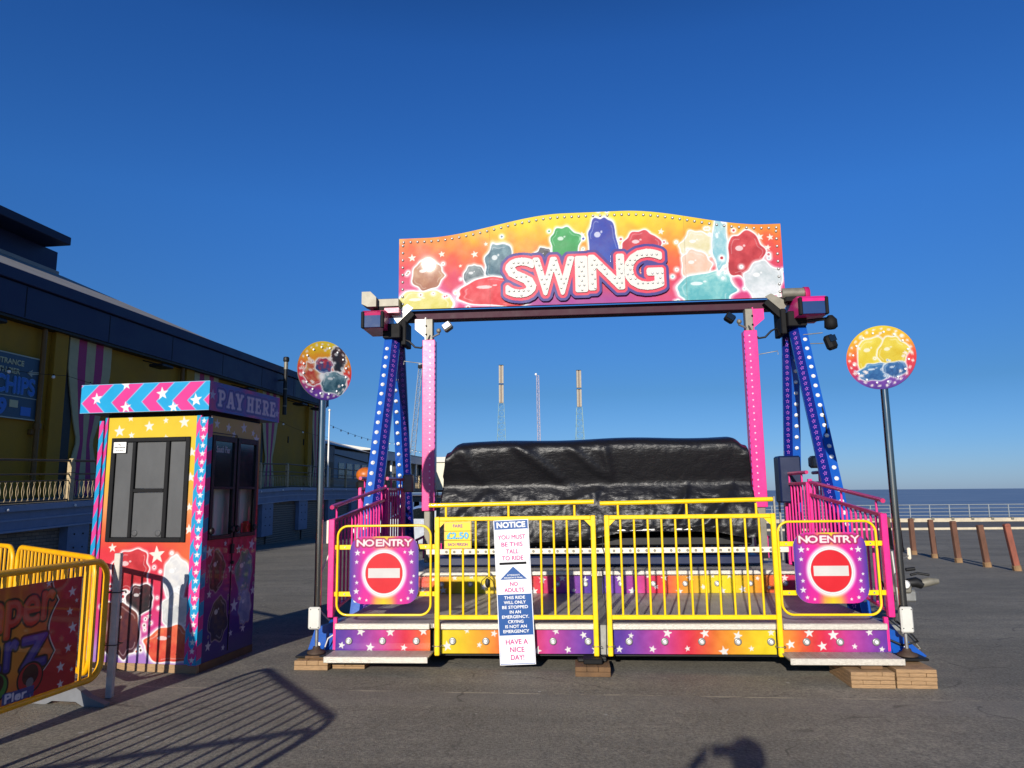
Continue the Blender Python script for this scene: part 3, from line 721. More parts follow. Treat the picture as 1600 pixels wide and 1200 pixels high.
# pink entrance posts and stair rails
def siderail(s):
    X = s * 2.56
    MB().box((X - .028, -.03, .455), (X + .028, .03, 1.365), PINK, .005).build('rail_post', ride)
    MB().box((X - s * .05 - .018, -.02, .16), (X - s * .05 + .018, .02, .455), PINK, .004).build('rail_post', ride)
    MB().box((X - .022, 1.98, .62), (X + .022, 2.03, 1.71), PINK, .004).build('rail_post', ride)
    MB().beam((X, .03, 1.352), (X, 1.99, 1.53), .035, .035, PINKD, bev=.004).build('top_rail', ride)
    MB().beam((X, .03, .50), (X, 1.99, .70), .03, .03, PINK, bev=.004).build('bottom_rail', ride)
    h = MB().tube([(X - s * .01, -.06, 1.48), (X, .0, 1.487), (X, 2.0, 1.675)], .021, PINKD, 10).build('handrail', ride)
    for k, y in enumerate((.12, 1.0, 1.85)): MB().tube([(X, y, 1.36 + .09 * y), (X, y, 1.47 + .094 * y)], .011, PINK, 8).build('handrail_support', ride)
    for k in range(15):
        y = .03 + 1.96 * (k + 1) / 16
        MB().tube([(X, y, .515 + .10 * y), (X, y, 1.335 + .09 * y)], .0115, PINK, 8).build('baluster', ride)
    # upper landing rails
    for (xx, y0, y1, zb, zt, hr, nb) in ((s * 2.54, 2.03, 2.95, .68, 1.66, 1.79, 6), (s * 2.90, 2.1, 2.9, .50, 1.67, 1.80, 6)):
        MB().beam((xx, y0, zt), (xx, y1, zt), .035, .035, PINKD, bev=.004).build('top_rail', ride)
        MB().tube([(xx, y0, hr), (xx, y1 + .04, hr)], .022, PINKD, 10).build('handrail', ride)
        for y in (y0, y1): MB().box((xx - .02, y - .02, zb - .05), (xx + .02, y + .02, zt + .01), PINK, .004).build('rail_post', ride)
        for y in (y0 + .2, y1 - .2): MB().tube([(xx, y, zt), (xx, y, hr - .01)], .011, PINK, 8).build('handrail_support', ride)
        for k in range(nb):
            y = y0 + (y1 - y0) * (k + 1) / (nb + 1)
            MB().tube([(xx, y, zb), (xx, y, zt)], .0115, PINK, 8).build('baluster', ride)
    # low descending rails at the back
    MB().beam((s * 2.1, 4.62, 1.16), (s * 2.75, 4.75, .86), .035, .035, PINKD).build('back_rail', ride)
    for k in range(7):
        x = 2.13 + .095 * k; MB().tube([(s * x, 4.64, .55), (s * x, 4.65, 1.15 - .045 * k)], .0115, PINK, 8).build('back_baluster', ride)
siderail(-1); siderail(1)

# blue A-frame legs with starry inner faces and lamps
LEGB = mat('blue_leg_side', '#10237a', .3, 0, .05, 8, coat=.3)
VIO = mat('violet_star_print', '#c06fd8', .35)
legs = [(-2.67, 2.75, 3.76, 1.30, .22, 'front'), (-2.67, 2.98, 3.76, 3.90, .22, 'rear'), (2.78, 2.75, 3.72, 1.28, .22, 'front'), (2.76, 2.98, 3.72, 3.60, .22, 'rear')]
_cap = MB(); _cap.lathe([(.026, 0), (.026, .006), (.019, .010)], (0, 0, 0), WHITE, 12, '-y'); _cap.ball((0, -.012, 0), .017, LAMP, 8); _capm = _cap.mesh('lamp')
for (X, yt, zt, yb, zb, kind) in legs:
    s = 1 if X > 0 else -1
    a = Vector((X, yb, zb)); b = Vector((X, yt, zt)); d = (b - a).normalized(); nrm = Vector((0, -d.z, d.y)) if d.z > 0 else Vector((0, d.z, -d.y))
    mb = MB(); W = .15; Dp = .13; L = (b - a).length
    sec = [(.085 * s, .065), (-.02 * s, .065), (-.105 * s, -.035), (-.105 * s, -.075), (.085 * s, -.075)]
    def at_(q, e): return (e.x + q[0], e.y + nrm.y * q[1], e.z + nrm.z * q[1])
    vs = [at_(q, a) for q in sec] + [at_(q, b) for q in sec]; n5 = 5
    for i in range(5):
        j = (i + 1) % 5; f = (i, j, n5 + j, n5 + i); mb.add(vs, [f if s < 0 else tuple(reversed(f))], LEGB if i == 1 else BLUE)
    mb.add(vs, [(0, 1, 2, 3, 4), (5, 6, 7, 8, 9)], BLUE)
    ctr = ((-.0625) * s, .015); wv = Vector((-.085 * s, nrm.y * -.10, nrm.z * -.10)).normalized(); on = wv.cross(d); 
    if on.y > 0: on = -on
    N = int(L / .078)
    for k in range(N):
        e = a + d * (.06 + (L - .10) * k / N); c = Vector(at_(ctr, e))
        for rad, mt, off in ((.030, VIO, .002), (.019, LEGB, .0035)):
            pts = [(0, 0)] + [((rad if j % 2 == 0 else rad * .45) * sin(pi * j / 5), (rad if j % 2 == 0 else rad * .45) * cos(pi * j / 5)) for j in range(10)]
            mb.add([tuple(c + wv * u + d * v + on * off) for u, v in pts], [(0, 1 + j, 1 + (j + 1) % 10) for j in range(10)], mt)
    o = mb.build('support_leg', ride)
    n = 25 if kind == 'front' else 22
    fr = 0.0
    for k in range(n):
        c = a + d * (L * (.05 + .92 * k / n)) + nrm * (Dp / 2 + .002)
        if kind == 'front' or c.z > 1.0: pass
        lo = bpy.data.objects.new('lamp', _capm); COL.objects.link(lo); lo.parent = o
        lo.location = (c.x + s * .033, c.y, c.z); lo.rotation_euler = (math.atan2(nrm.z, -nrm.y) * -1, 0, 0)
# base shoes and outriggers (blue)
for s in (-1, 1):
    mb = MB(); mb.prism([(.05, .10), (.95, .10), (.95, .30), (.55, .34), (.10, .18)], s * 2.58, s * 2.74, BLUE, 'yz'); mb.build('outrigger', ride)
    mb = MB(); mb.prism([(2.50, .10), (2.82, .06), (2.88, .10), (2.82, .15), (2.62, .32), (2.50, .32)] if s > 0 else [(-2.50, .10), (-2.82, .10), (-2.74, .34), (-2.50, .40)], .10, .22, BLUE, 'xz')
    mb.lathe([(.018, 0), (.018, .012)], (s * 2.70, .10, .19), WHITE, 10, '-y'); mb.build('outrigger_foot', ride)
    mb = MB(); mb.box((s * 2.62, 3.6, .1), (s * 2.78, 4.4, .3), BLUE, .01); mb.build('leg_shoe', ride)
    mb = MB(); o_ = .06 if s > 0 else -.03
    mb.box((s * (2.56 + o_), 2.6, 3.70), (s * (2.80 + o_), 3.10, 3.90), BLKM, .01); mb.box((s * (2.50 + o_), 2.7, 3.62), (s * (2.57 + o_), 3.05, 3.96), BLKM, .01); mb.build('leg_head', ride)
# top beam, arms
mb = MB(); mb.box((-2.60, 2.86, 4.00), (2.62, 3.06, 4.13), mat('plum_beam', '#3a0c24', .6, 0, .15, 6, spec=.3), .006); mb.build('top_beam', ride)  # shade on the beam's underside is put into this darkened maroon
SHADE_PLUM = MATS['plum_beam']
for s in (-1, 1):
    X = s * 2.155
    # pink swing arm with holes trim
    mb = MB(); mb.box((X - .085, 2.70, 1.37), (X + .085, 2.86, 3.68), PINK, .006)
    inn = X - s * .0
    for k in range(26):
        z = 1.46 + k * .086; mb.star(X - s * .02, z, .016, mat('pale_pink_print', '#f2b6d2', .3), PXZ(2.6985))
    mb.build('swing_arm', ride)
    st = MB()
    for k in range(29):
        z = 1.42 + k * .078; st.box((X + s * .0855 * -1, 2.705, z), (X - s * .0885, 2.735, z + .05), VIO)
    st.build('arm_trim', ride)
    mb = MB(); mb.box((X - .05, 2.73, 3.68), (X + .05, 2.85, 3.98), GALV, .006); mb.build('arm_head', ride)
    mb = MB(); mb.box((X - .06, 2.73, .70), (X + .06, 2.85, 1.37), GALV, .006); mb.build('arm_stub', ride)
    mb = MB(); mb.box((X + s * .03, 2.83, 3.86), (X + s * .22, 2.95, 4.02), SHADE_PLUM); mb.prism([(X + s * .055, 3.72), (X + s * .055, 3.98), (X + s * .20, 3.98), (X + s * .20, 3.84)], 2.75, 2.83, WHITE if s < 0 else PINK)
    mb.box((X + s * .045, 2.74, 3.68), (X + s * .06, 2.86, 4.00), WHITE if s < 0 else PINK)
    for zz in (3.76, 3.88): mb.ball((X + s * .04, 2.72, zz), .014, BLKM, 6)
    mb.build('arm_bracket', ride)
    # flood lamp inside of arm top
    x1 = X - s * .10
    mb = MB(); mb.tube([(X - s * .04, 2.74, 3.72), (x1 - s * .05, 2.70, 3.76)], .014, STEEL, 8); mb.ball((x1 - s * .04, 2.70, 3.80), .035, GALV, 8)
    mb.build('lamp_bracket', ride)
    mb = MB(); Mx = Matrix.Translation((x1 - s * .17, 2.66, 3.84)) @ Matrix.Rotation(s * radians(35), 4, 'Y') @ Matrix.Rotation(radians(-15), 4, 'X')
    mb.box((-.065, -.055, -.055), (.065, .05, .055), GALV if s < 0 else BLKM, .02, Mx); mb.box((-.05, -.062, -.04), (.05, -.057, .04), LAMP if s < 0 else GLASSD, 0, Mx)
    mb.build('floodlight', ride)
    # hose from leg head to arm head
    pts = [(s * 2.55, 2.78, 3.62), (s * 2.50, 2.72, 3.70), (s * 2.42, 2.70, 3.66), (s * 2.34, 2.70, 3.58), (s * 2.26, 2.71, 3.57), (s * 2.18, 2.72, 3.64), (s * 2.14, 2.74, 3.75)]
    MB().tube(pts, .014, BLACK, 8).build('hose', ride)
    # knee brace
    mb = MB(); mb.beam((s * 2.62, 2.80, 3.86), (s * 2.40, 2.80, 4.09), .10, .10, BLKM); mb.prism([(s * 2.60, 3.93), (s * 2.38, 4.14), (s * 2.46, 4.20) if s < 0 else (s * 2.46, 4.18), (s * 2.68, 4.05)], 2.735, 2.748, WHITE if s < 0 else GALV)
    mb.build('knee_brace', ride)
    # bent rod
    MB().tube([(X + s * .09, 2.8, 3.36), (X + s * .12, 2.8, 3.37), (X + s * .36, 2.8, 3.41), (X + s * .365, 2.8, 3.36)], .006, STEEL, 6).build('bent_rod', ride)
# gear housings at both ends of the beam
for s in (-1, 1):
    x0, x1 = (-3.0, -2.70) if s < 0 else (2.70, 3.06)
    HP = PINKD if s < 0 else PINK
    mb = MB(); mb.prism([(2.42, 3.80), (2.36, 4.00), (2.45, 4.05), (2.95, 4.05), (2.95, 3.80)], x0, x1, HP, 'yz', HP)
    mb.box((x0 - .004, 2.35, 3.79), (x0 + .04, 2.41, 4.02), BLKM, .01); mb.box((x1 - .04, 2.35, 3.79), (x1 + .004, 2.41, 4.02), BLKM, .01)
    mb.build('gear_housing', ride)
    mb = MB(); mb.box((x0 + .04, 2.362, 3.80), (x1 - .04, 2.375, 3.965), mat('blue_lens', '#12386a', .5, 0, .1, 9, spec=.2), .004); mb.build('housing_lens', ride)
    if s < 0:
        mb = MB(); mb.box((-2.90, 2.6, 4.14), (-2.55, 2.85, 4.25), GALV, .006); mb.prism([(-3.04, 4.16), (-3.04, 4.33), (-2.92, 4.33), (-2.84, 4.25), (-2.84, 4.12), (-2.96, 4.12)], 2.5, 2.75, GALV)
        mb.box((-2.90, 2.6, 4.05), (-2.75, 2.75, 4.14), BLKM); mb.box((-2.75, 2.6, 4.05), (-2.55, 2.9, 4.12), PINKD); mb.build('motor_block', ride)
    else:
        mb = MB(); mb.lathe([(.075, 2.60), (.075, 2.88)], (0, 2.75, 4.17), GALV, 16, 'x'); mb.lathe([(.115, 2.88), (.115, 2.94), (.08, 2.94)], (0, 2.75, 4.14), PINKD, 18, 'x')
        mb.box((2.62, 2.62, 4.04), (2.86, 2.86, 4.10), BLKM); mb.build('motor_drum', ride)
# lamps at the right outside
mb = MB(); mb.lathe([(.05, 0), (.085, .03), (.08, .12), (.03, .18)], (3.12, 2.5, 3.62), BLKM, 10); mb.tube([(2.86, 2.6, 3.76), (3.1, 2.5, 3.76)], .022, BLACK, 8); mb.build('beacon', ride)
mb = MB(); Mx = Matrix.Translation((3.14, 2.62, 3.47)) @ Matrix.Rotation(radians(-18), 4, 'Y') @ Matrix.Rotation(radians(25), 4, 'Z')
mb.box((-.075, -.06, -.10), (.075, .06, .10), BLKM, .035, Mx); mb.box((-.055, -.068, -.0), (.055, -.062, .08), GLASSD, 0, Mx); mb.tube([(2.80, 2.62, 3.58), (3.05, 2.62, 3.60)], .007, STEEL, 6); mb.tube([(2.82, 2.62, 3.46), (3.05, 2.62, 3.46)], .007, STEEL, 6); mb.build('floodlight', ride)
# cable down right front leg and grey strut
MB().tube([(2.80, 2.55, 3.35), (2.84, 2.40, 2.9), (2.83, 2.1, 2.4), (2.80, 2.0, 2.0)], .010, BLACK, 6).build('cable', ride)
mb = MB(); mb.beam((2.86, 2.9, 3.0), (2.92, 2.3, 1.95), .035, .05, GALV); mb.build('strut', ride)
# control cabinet, right
mb = MB(); mb.box((2.42, 2.75, 1.42), (2.70, 3.0, 2.02), NAVY, .02); mb.build('control_box', ride)
mb = MB(); mb.box((2.86, 2.85, 1.86), (3.0, 3.0, 2.02), GALV, .03); mb.build('junction_box', ride)
mb = MB(); mb.box((-2.55, 2.9, 1.62), (-2.40, 3.05, 1.86), GALV, .02); mb.build('junction_box', ride)
for k in range(4): MB().box((2.44 + k * .07, 3.2, .66), (2.462 + k * .07, 3.23, 1.5), STEEL).build('grey_upright', ride)

# gondola floor edge with lamp board, dark beam, back skirt
mb = MB(); mb.box((-2.12, 2.40, .83), (2.38, 2.44, .895), CREAM, .006)
o = mb.build('lamp_board', ride)
ring = MB().lathe([(.017, 0), (.017, .006), (.011, .007), (.010, .003)], (0, 0, 0), GALV, 12, '-y').mesh('lamp_ring')
for k in range(44): ico_at(ring, 'lamp_ring', o, (-2.06 + k * .1005, 2.399, .862))
mb = MB(); mb.box((-2.0, 2.5, .672), (2.1, 2.75, .79), NAVY, .02); mb.build('gondola_beam', ride)
mb = MB(); mb.box((-1.95, 2.62, .90), (2.0, 3.4, 1.02), BLACK, .02); mb.build('gondola_floor', ride)
mb = MB(); mb.box((-1.80, 2.75, 1.02), (1.9, 3.3, 1.36), mat('dark_seat_vinyl', '#1c1a20', .4, 0, .1, 6), .05); mb.build('seat', ride)
mb = MB(); mb.box((-1.80, 3.1, 1.36), (1.9, 3.3, 2.1), MATS['dark_seat_vinyl'], .05); mb.build('seat_back', ride)
GREYP = mat('grey_skirt_panel', '#6e6a68', .6, 0, .15, 5)
for k in range(22):
    x = -2.25 + k * .205; MB().box((x, 4.5, .66), (x + .185, 4.53, 1.30), GREYP).build('back_skirt_panel', ride)
MB().beam((.3, 2.36, 1.115), (1.62, 2.36, 1.125), .018, .018, WHITE).build('lap_bar', ride)

# tow bar and winding gear at the right side
mb = MB(); q = .72; mb.box((2.55, 1.94, .38), (3.46, 2.02, .46), GALV, .01); mb.box((2.52 + q, 1.9, .40), (2.86 + q, 2.05, .50), GALV, .02); mb.box((2.68 + q, 1.93, .30), (2.92 + q, 2.02, .44), STEEL, .02)
mb.tube([(2.84 + q, 1.97, .51), (2.93 + q, 1.97, .52), (3.0 + q, 1.97, .49)], [.05, .058, .05], BLACK, 10); mb.tube([(2.98 + q, 1.97, .50), (3.08 + q, 1.97, .525), (3.18 + q, 1.97, .53)], [.048, .052, .03], GALV, 10)
mb.tube([(2.88 + q, 1.97, .60), (2.96 + q, 1.97, .62), (3.08 + q, 1.95, .60)], .014, BLACK, 8); mb.tube([(2.83 + q, 1.96, .66), (2.93 + q, 1.96, .67)], .02, BLACK, 8)
mb.lathe([(.05, 0), (.055, .02), (.03, .05)], (2.78 + q, 1.90, .50), WHITE, 12, '-y')
mb.build('tow_bar', ride)
mb = MB(); q = .40; mb.tube([(2.62 + q, .9, .15), (2.60 + q, .95, .95)], .022, STEEL, 8); mb.lathe([(.03, .0), (.035, .1), (.02, .14)], (2.62 + q, .92, .60), STEEL, 10); mb.box((2.78 + q, 1.0, .86), (2.815 + q, 1.03, .98), CREAM, .01); mb.beam((2.5, .95, .2), (3.03, .93, .2), .05, .05, STEEL); mb.tube([(3.02, .93, .84), (3.19, 1.01, .90)], .008, STEEL, 6); mb.build('winding_jack', ride)
mb = MB()
mb.tube([(2.56, .15, .75), (2.62, .08, .55), (2.60, .02, .42), (2.68, -.02, .35), (2.78, .02, .24), (2.66, .06, .20), (2.52, .1, .26)], .010, BLACK, 6)
mb.tube([(2.58, .3, .62), (2.62, .2, .40), (2.74, .1, .28), (2.84, .12, .16), (2.7, .1, .13)], .007, GALV, 6); mb.build('cables', ride)
mb = MB(); mb.tube([(-2.58, 0, 1.05), (-2.66, -.03, .85), (-2.70, -.05, .62), (-2.65, 0, .5), (-2.58, .03, .42)], .009, mat('white_cable', '#cfcac4', .5), 6)
mb.tube([(-2.52, .02, .30), (-2.58, 0, .26), (-2.62, .02, .16)], .007, MATS['white_cable'], 6); mb.build('cables', ride)
mb = MB(); mb.tube([(.0, -.10, .9), (.03, -.1, .5), (.02, -.12, .15)], .005, BLACK, 6); mb.tube([(.12, 2.35, 1.1), (.11, 2.36, .9), (.16, 2.3, .72), (.1, 2.2, .665)], .006, BLACK, 6); mb.build('cables', ride)
mb = MB(); mb.prism([(-2.71, 1.14), (-2.59, 1.14), (-2.59, 1.36), (-2.66, 1.33)], -.03, .02, CREAM); mb.build('lamp_shroud', ride)
mb = MB(); mb.ball((-1.05, -.13, .78), .022, BLACK, 8, (1, .6, 2)); mb.tube([(-1.12, -.12, .72), (-1.10, -.13, .80), (-1.05, -.14, .84), (-1.0, -.13, .80), (-.98, -.12, .72)], .004, BLACK, 6); mb.build('padlock_and_chain', gateL)

# ------------------------------------------------------------------ header sign on the ride
def top_z(x):
    u = abs((x - .13) / 2.52)
    return 5.145 + .275 * (1 - smooth(np.asarray(u, float), .16, .93))
def header():
    x0, x1, zb = -2.585, 2.645, 4.125; nx, nz = 660, 170
    xs = np.linspace(x0, x1, nx); v = np.linspace(0, 1, nz); X = np.repeat(xs[None], nz, 0); Z = zb + v[:, None] * (top_z(xs)[None] - zb)
    n = fbm(X, Z, 4, .7)
    t = (Z - zb) / 1.2 + .10 * n - .22 * smooth(np.abs(X - .1), .9, 2.7)
    img = ramp(t, [(0, '#d93a7c'), (.22, '#e0405a'), (.42, '#ee5a38'), (.62, '#f58b2a'), (.80, '#f7b522'), (1, '#f6dc22')])
    img = over(img, smooth(-Z, -4.45, -4.15) * smooth(-(np.abs(X + .2)), -1.4, -.4) * .8, '#a0409c')
    r = random.Random(5)
    for (sx, sz, sr) in [(-2.40, 4.86, .06), (-2.28, 4.66, .035), (-1.98, 4.90, .05), (-1.52, 4.88, .055), (-1.36, 5.02, .035), (-1.25, 4.88, .05), (-.38, 5.04, .045), (-.20, 5.02, .035), (-.02, 5.10, .045), (-.32, 4.86, .045), (.52, 4.92, .04), (1.05, 5.10, .05),
                         (.88, 5.10, .035), (.86, 4.93, .045), (1.13, 4.93, .025), (1.02, 4.93, .02), (1.88, 4.98, .035), (1.86, 4.78, .04), (2.12, 4.93, .03), (2.36, 4.97, .06), (2.50, 4.96, .05), (2.46, 4.82, .045), (-1.72, 4.72, .03), (-2.5, 4.3, .035), (1.78, 4.90, .02), (-1.1, 4.70, .03)]:
        img = over(img, star_a(X, Z, sx, sz, sr, r.uniform(-.25, .25), .004), '#fbf3e4')
    # plain splashes of colour where the sign carries pictures
    for (cx, cz, rx, rz_, c1, c2, sd_) in [(-2.22, 4.20, .44, .20, '#d9cf58', '#eae08c', 1), (-2.18, 4.60, .24, .22, '#a8694a', '#c99874', 2), (-1.52, 4.56, .17, .18, '#5d6a70', '#8a979a', 31), (-1.18, 4.72, .20, .34, '#3a5f72', '#7f9fa8', 3), (-1.22, 4.34, .56, .22, '#d8232f', '#f0525a', 4),
                                       (-.56, 4.80, .13, .14, '#3c3a40', '#59565e', 5), (-.26, 4.98, .21, .26, '#2f9a4c', '#3fae5e', 6), (.25, 4.98, .22, .38, '#2f4fb4', '#3a3ea4', 7), (.78, 4.90, .26, .24, '#c22a3c', '#dc4450', 8),
                                       (1.54, 4.88, .24, .22, '#e2d8a4', '#f0e8c8', 9), (1.50, 4.58, .21, .24, '#f0c0a4', '#f6d6c2', 10), (1.62, 4.28, .42, .24, '#58b4bc', '#9ad6d4', 11), (1.83, 4.90, .11, .38, '#8cc8d4', '#b4dce2', 12), (2.16, 4.72, .26, .34, '#b8242e', '#dc4a4e', 13), (2.36, 4.36, .24, .28, '#e8ecf0', '#c4d0d4', 14)]:
        img = splash(img, X, Z, cx, cz, rx, rz_, c1, c2, sd_, .05, .16)
    # thin seams between the sheets
    for sx in (-1.31, 1.36): img = over(img, (1 - smooth(np.abs(X - sx), .003, .006)) * .25, '#6a5a4a')
    P = PXZ(2.74)
    nxx = []
    me_o = printed('header_board', X, Z, img, lambda a, b, o=0: (a, 2.74 - o, b), parent=ride, thick=.05, backmat=GALV, mt=print_mat('header_gloss_print', .5, .06, .35, .014))
    # lamps along the top edge and sides
    el = MB(); el.lathe([(.019, 0), (.019, .006), (.012, .008)], (0, 0, 0), GALV, 10, '-y'); el.ball((0, -.010, 0), .012, LAMP, 6); el = el.mesh('lamp')
    for k in range(53):
        x = -2.52 + k * .0982; ico_at(el, 'lamp', me_o, (x, 2.739, float(top_z(x)) - .055))
    for z in [4.2 + k * .105 for k in range(9)]:
        for x in (-2.53, 2.58): ico_at(el, 'lamp', me_o, (x, 2.739, z))
    # raised SWING lettering
    K = lambda px: (px - 632) * (5.23 / 590.0) - 2.585
    H_ = lambda py: 4.125 + (478 - py) * (1.0 / 106.0) 
    g = [('S', 803, 846, 465, 410), ('W', 846, 905, 463, 411), ('I', 911, 925, 460, 411), ('N', 931, 981, 458, 410), ('G', 985, 1040, 460, 404)]
    a0, a1, b0, b1 = K(790), K(1054), H_(481), H_(391); nx, nz = 520, 180
    items = [(c, K(p), K(q), H_(r1), H_(r0)) for c, p, q, r1, r0 in g]
    X, Z = grid_XZ(a0, a1, b0, b1, nx, nz); M = raster(glyphs(items), a0, b0, a1, b1, nx, nz)
    step = (a1 - a0) / (nx - 1)
    M0 = dilate(M, .027 / step); M1 = dilate(M0, .038 / step); M2 = dilate(M1, .040 / step)
    img = np.ones(X.shape + (3,)) * rgb('#40308e'); img = over(img, soft(M1), '#f0405c')
    pl = printed('lettering_plate', X, Z, img, lambda a, b, o=0: (a, 2.70 - o, b), parent=ride, thick=.038, mask=M2, backmat=mat('violet_edge', '#33267a', .35))
    for (c, p, q, r1, r0), it in zip(g, items):
        mx0, mx1 = it[1] - .045, it[2] + .045; mz0, mz1 = it[3] - .045, it[4] + .045; n1 = int((mx1 - mx0) / .005); n2 = int((mz1 - mz0) / .005)
        XX, ZZ = grid_XZ(mx0, mx1, mz0, mz1, n1, n2); mm = dilate(raster(glyphs([it]), mx0, mz0, mx1, mz1, n1, n2), 5.2)
        img = np.ones(XX.shape + (3,)) * rgb('#f3efe6')
        lt = printed('letter', XX, ZZ, img, lambda a, b, o=0: (a, 2.682 - o, b), parent=ride, thick=.017, mask=mm, backmat=WHITE)
        mb = MB(); er = ~dilate(~mm, 5)
        zz = mz0 + .05
        row = 0
        while zz < mz1 - .03:
            xx = mx0 + .045 + (.03 if row % 2 else 0)
            while xx < mx1 - .03:
                i = int((xx - mx0) / (mx1 - mx0) * (n1 - 1)); j = int((zz - mz0) / (mz1 - mz0) * (n2 - 1))
                if er[j, i]: mb.lathe([(.014, 0), (.014, .006), (.009, .007)], (xx, 2.681, zz), GALV, 8, '-y'); mb.ball((xx, 2.672, zz), .010, LAMP, 6)
                xx += .066
            zz += .066; row += 1
        if mb.v: mb.build('letter_lamps', lt, kind='stuff')
header()

# ------------------------------------------------------------------ tarpaulin over the seats
def tarp():
    m = bpy.data.materials.new('black_tarpaulin'); m.use_nodes = True; n = m.node_tree.nodes; l = m.node_tree.links; b = n['Principled BSDF']
    b.inputs['Base Color'].default_value = (.008, .008, .010, 1); b.inputs['Roughness'].default_value = .38; b.inputs['Specular IOR Level'].default_value = .42
    tc = n.new('ShaderNodeTexCoord')
    mp = n.new('ShaderNodeMapping'); mp.inputs['Scale'].default_value = (1, 1, 2.4); l.new(tc.outputs['Object'], mp.inputs[0])
    t = n.new('ShaderNodeTexNoise'); t.inputs['Scale'].default_value = 9; t.inputs['Detail'].default_value = 8; t.inputs['Distortion'].default_value = 1.4; l.new(mp.outputs[0], t.inputs['Vector'])
    bp = n.new('ShaderNodeBump'); bp.inputs['Strength'].default_value = .20; bp.inputs['Distance'].default_value = .02; l.new(t.outputs['Fac'], bp.inputs['Height'])
    t2 = n.new('ShaderNodeTexNoise'); t2.inputs['Scale'].default_value = 34; t2.inputs['Detail'].default_value = 5; t2.inputs['Distortion'].default_value = 2; l.new(mp.outputs[0], t2.inputs['Vector'])
    b2 = n.new('ShaderNodeBump'); b2.inputs['Strength'].default_value = .30; b2.inputs['Distance'].default_value = .006; l.new(t2.outputs['Fac'], b2.inputs['Height']); l.new(bp.outputs[0], b2.inputs['Normal']); vo = n.new('ShaderNodeTexVoronoi'); vo.feature = 'DISTANCE_TO_EDGE'; vo.inputs['Scale'].default_value = 7; wn = n.new('ShaderNodeTexNoise'); wn.inputs['Scale'].default_value = 4; wn.inputs['Detail'].default_value = 4; l.new(mp.outputs[0], wn.inputs['Vector'])
    va = n.new('ShaderNodeVectorMath'); va.operation = 'MULTIPLY_ADD'; va.inputs[1].default_value = (.35, .35, .35); l.new(wn.outputs['Color'], va.inputs[0]); l.new(mp.outputs[0], va.inputs[2]); l.new(va.outputs[0], vo.inputs['Vector'])
    sq = n.new('ShaderNodeMath'); sq.operation = 'POWER'; sq.inputs[1].default_value = .5; l.new(vo.outputs['Distance'], sq.inputs[0])
    b3 = n.new('ShaderNodeBump'); b3.inputs['Strength'].default_value = .13; b3.inputs['Distance'].default_value = .03; l.new(sq.outputs[0], b3.inputs['Height']); l.new(b2.outputs[0], b3.inputs['Normal']); l.new(b3.outputs[0], b.inputs['Normal'])
    # cross section (y,z) from back-bottom over the top to front-bottom
    prof = [(3.55, 1.05), (3.6, 1.5), (3.58, 1.95), (3.35, 2.20), (3.0, 2.29), (2.75, 2.285), (2.46, 2.25), (2.34, 2.18), (2.36, 2.07), (2.44, 1.88), (2.52, 1.73), (2.545, 1.675), (2.50, 1.62), (2.43, 1.48), (2.37, 1.32), (2.33, 1.17), (2.33, 1.06), (2.35, .975)]
    NX, NP = 220, 110
    pl = [0]
    for i in range(1, len(prof)): pl.append(pl[-1] + math.dist(prof[i], prof[i - 1]))
    pt = np.linspace(0, pl[-1], NP); py = np.interp(pt, pl, [p[0] for p in prof]); pz = np.interp(pt, pl, [p[1] for p in prof])
    for _ in range(3):
        py[1:-1] = (py[:-2] + py[1:-1] * 2 + py[2:]) / 4; pz[1:-1] = (pz[:-2] + pz[1:-1] * 2 + pz[2:]) / 4
    xs = np.linspace(-1, 1, NX); S_, T_ = np.meshgrid(xs, np.linspace(0, 1, NP))
    PY = np.repeat(py[:, None], NX, 1); PZ = np.repeat(pz[:, None], NX, 1)
    X = .045 + 1.955 * S_
    # outline: sides lower than the middle and leaning out at the foot
    e = np.abs(S_); edge = smooth(e, .90, 1.0)
    top = smooth(PZ, 1.7, 2.28)
    X = X - np.sign(S_) * .05 * edge * top + np.where(S_ < 0, -1, .6) * .07 * (1 - smooth(PZ, 1.0, 1.9)) * e
    PZ = PZ - top * (.11 * smooth(e, .88, 1.0) + .02 * smooth(-S_, .2, .9)) + top * .012 * np.sin(S_ * 7)
    n1 = fbm(X * 1.0, PZ * 1.7, 21, .45); n2 = fbm(X + PZ, PZ * 2, 22, 1.5); n3 = fbm(X - PZ * .7, PZ, 23, 3.6)
    fr = smooth(T_, .45, .55); low = smooth(-PZ, -1.66, -1.50)
    amp = .006 + .011 * low
    PY = PY + fr * amp * (n1 * 1.2 + n2) - .005 * fr * n3 * (.25 + .9 * low)
    # big diagonal pulls
    for (x0, z0, x1, z1, wd, a) in [(-1.05, 2.25, -.3, 1.7, .07, .05), (-1.7, 2.2, -1.4, 1.75, .08, .03), (.15, 2.2, .25, 1.75, .06, .03), (-.35, 2.22, .15, 1.8, .06, .035), (1.25, 1.05, 1.75, 1.6, .06, .06), (1.0, 1.2, 1.2, 1.62, .04, .05), (-.4, 1.4, .1, 1.62, .05, .04), (-1.9, 1.1, -1.3, 1.6, .06, .04)]:
        dx, dz = x1 - x0, z1 - z0; L = math.hypot(dx, dz); t = ((X - x0) * dx + (PZ - z0) * dz) / L ** 2
        dd = np.abs((X - x0) * dz - (PZ - z0) * dx) / L
        PY = PY - fr * a * np.exp(-(dd / wd) ** 2) * smooth(t, -.1, .2) * (1 - smooth(t, .8, 1.2))
    # loose lower hem: sags on the left, lifted in the middle right
    hem = smooth(T_, .93, 1.0)
    PZ = PZ + hem * (.02 + .10 * smooth(X, -.2, .5) - .06 * np.exp(-((X + 1.3) / .6) ** 2) - .08 * np.exp(-((X - 1.9) / .3) ** 2))
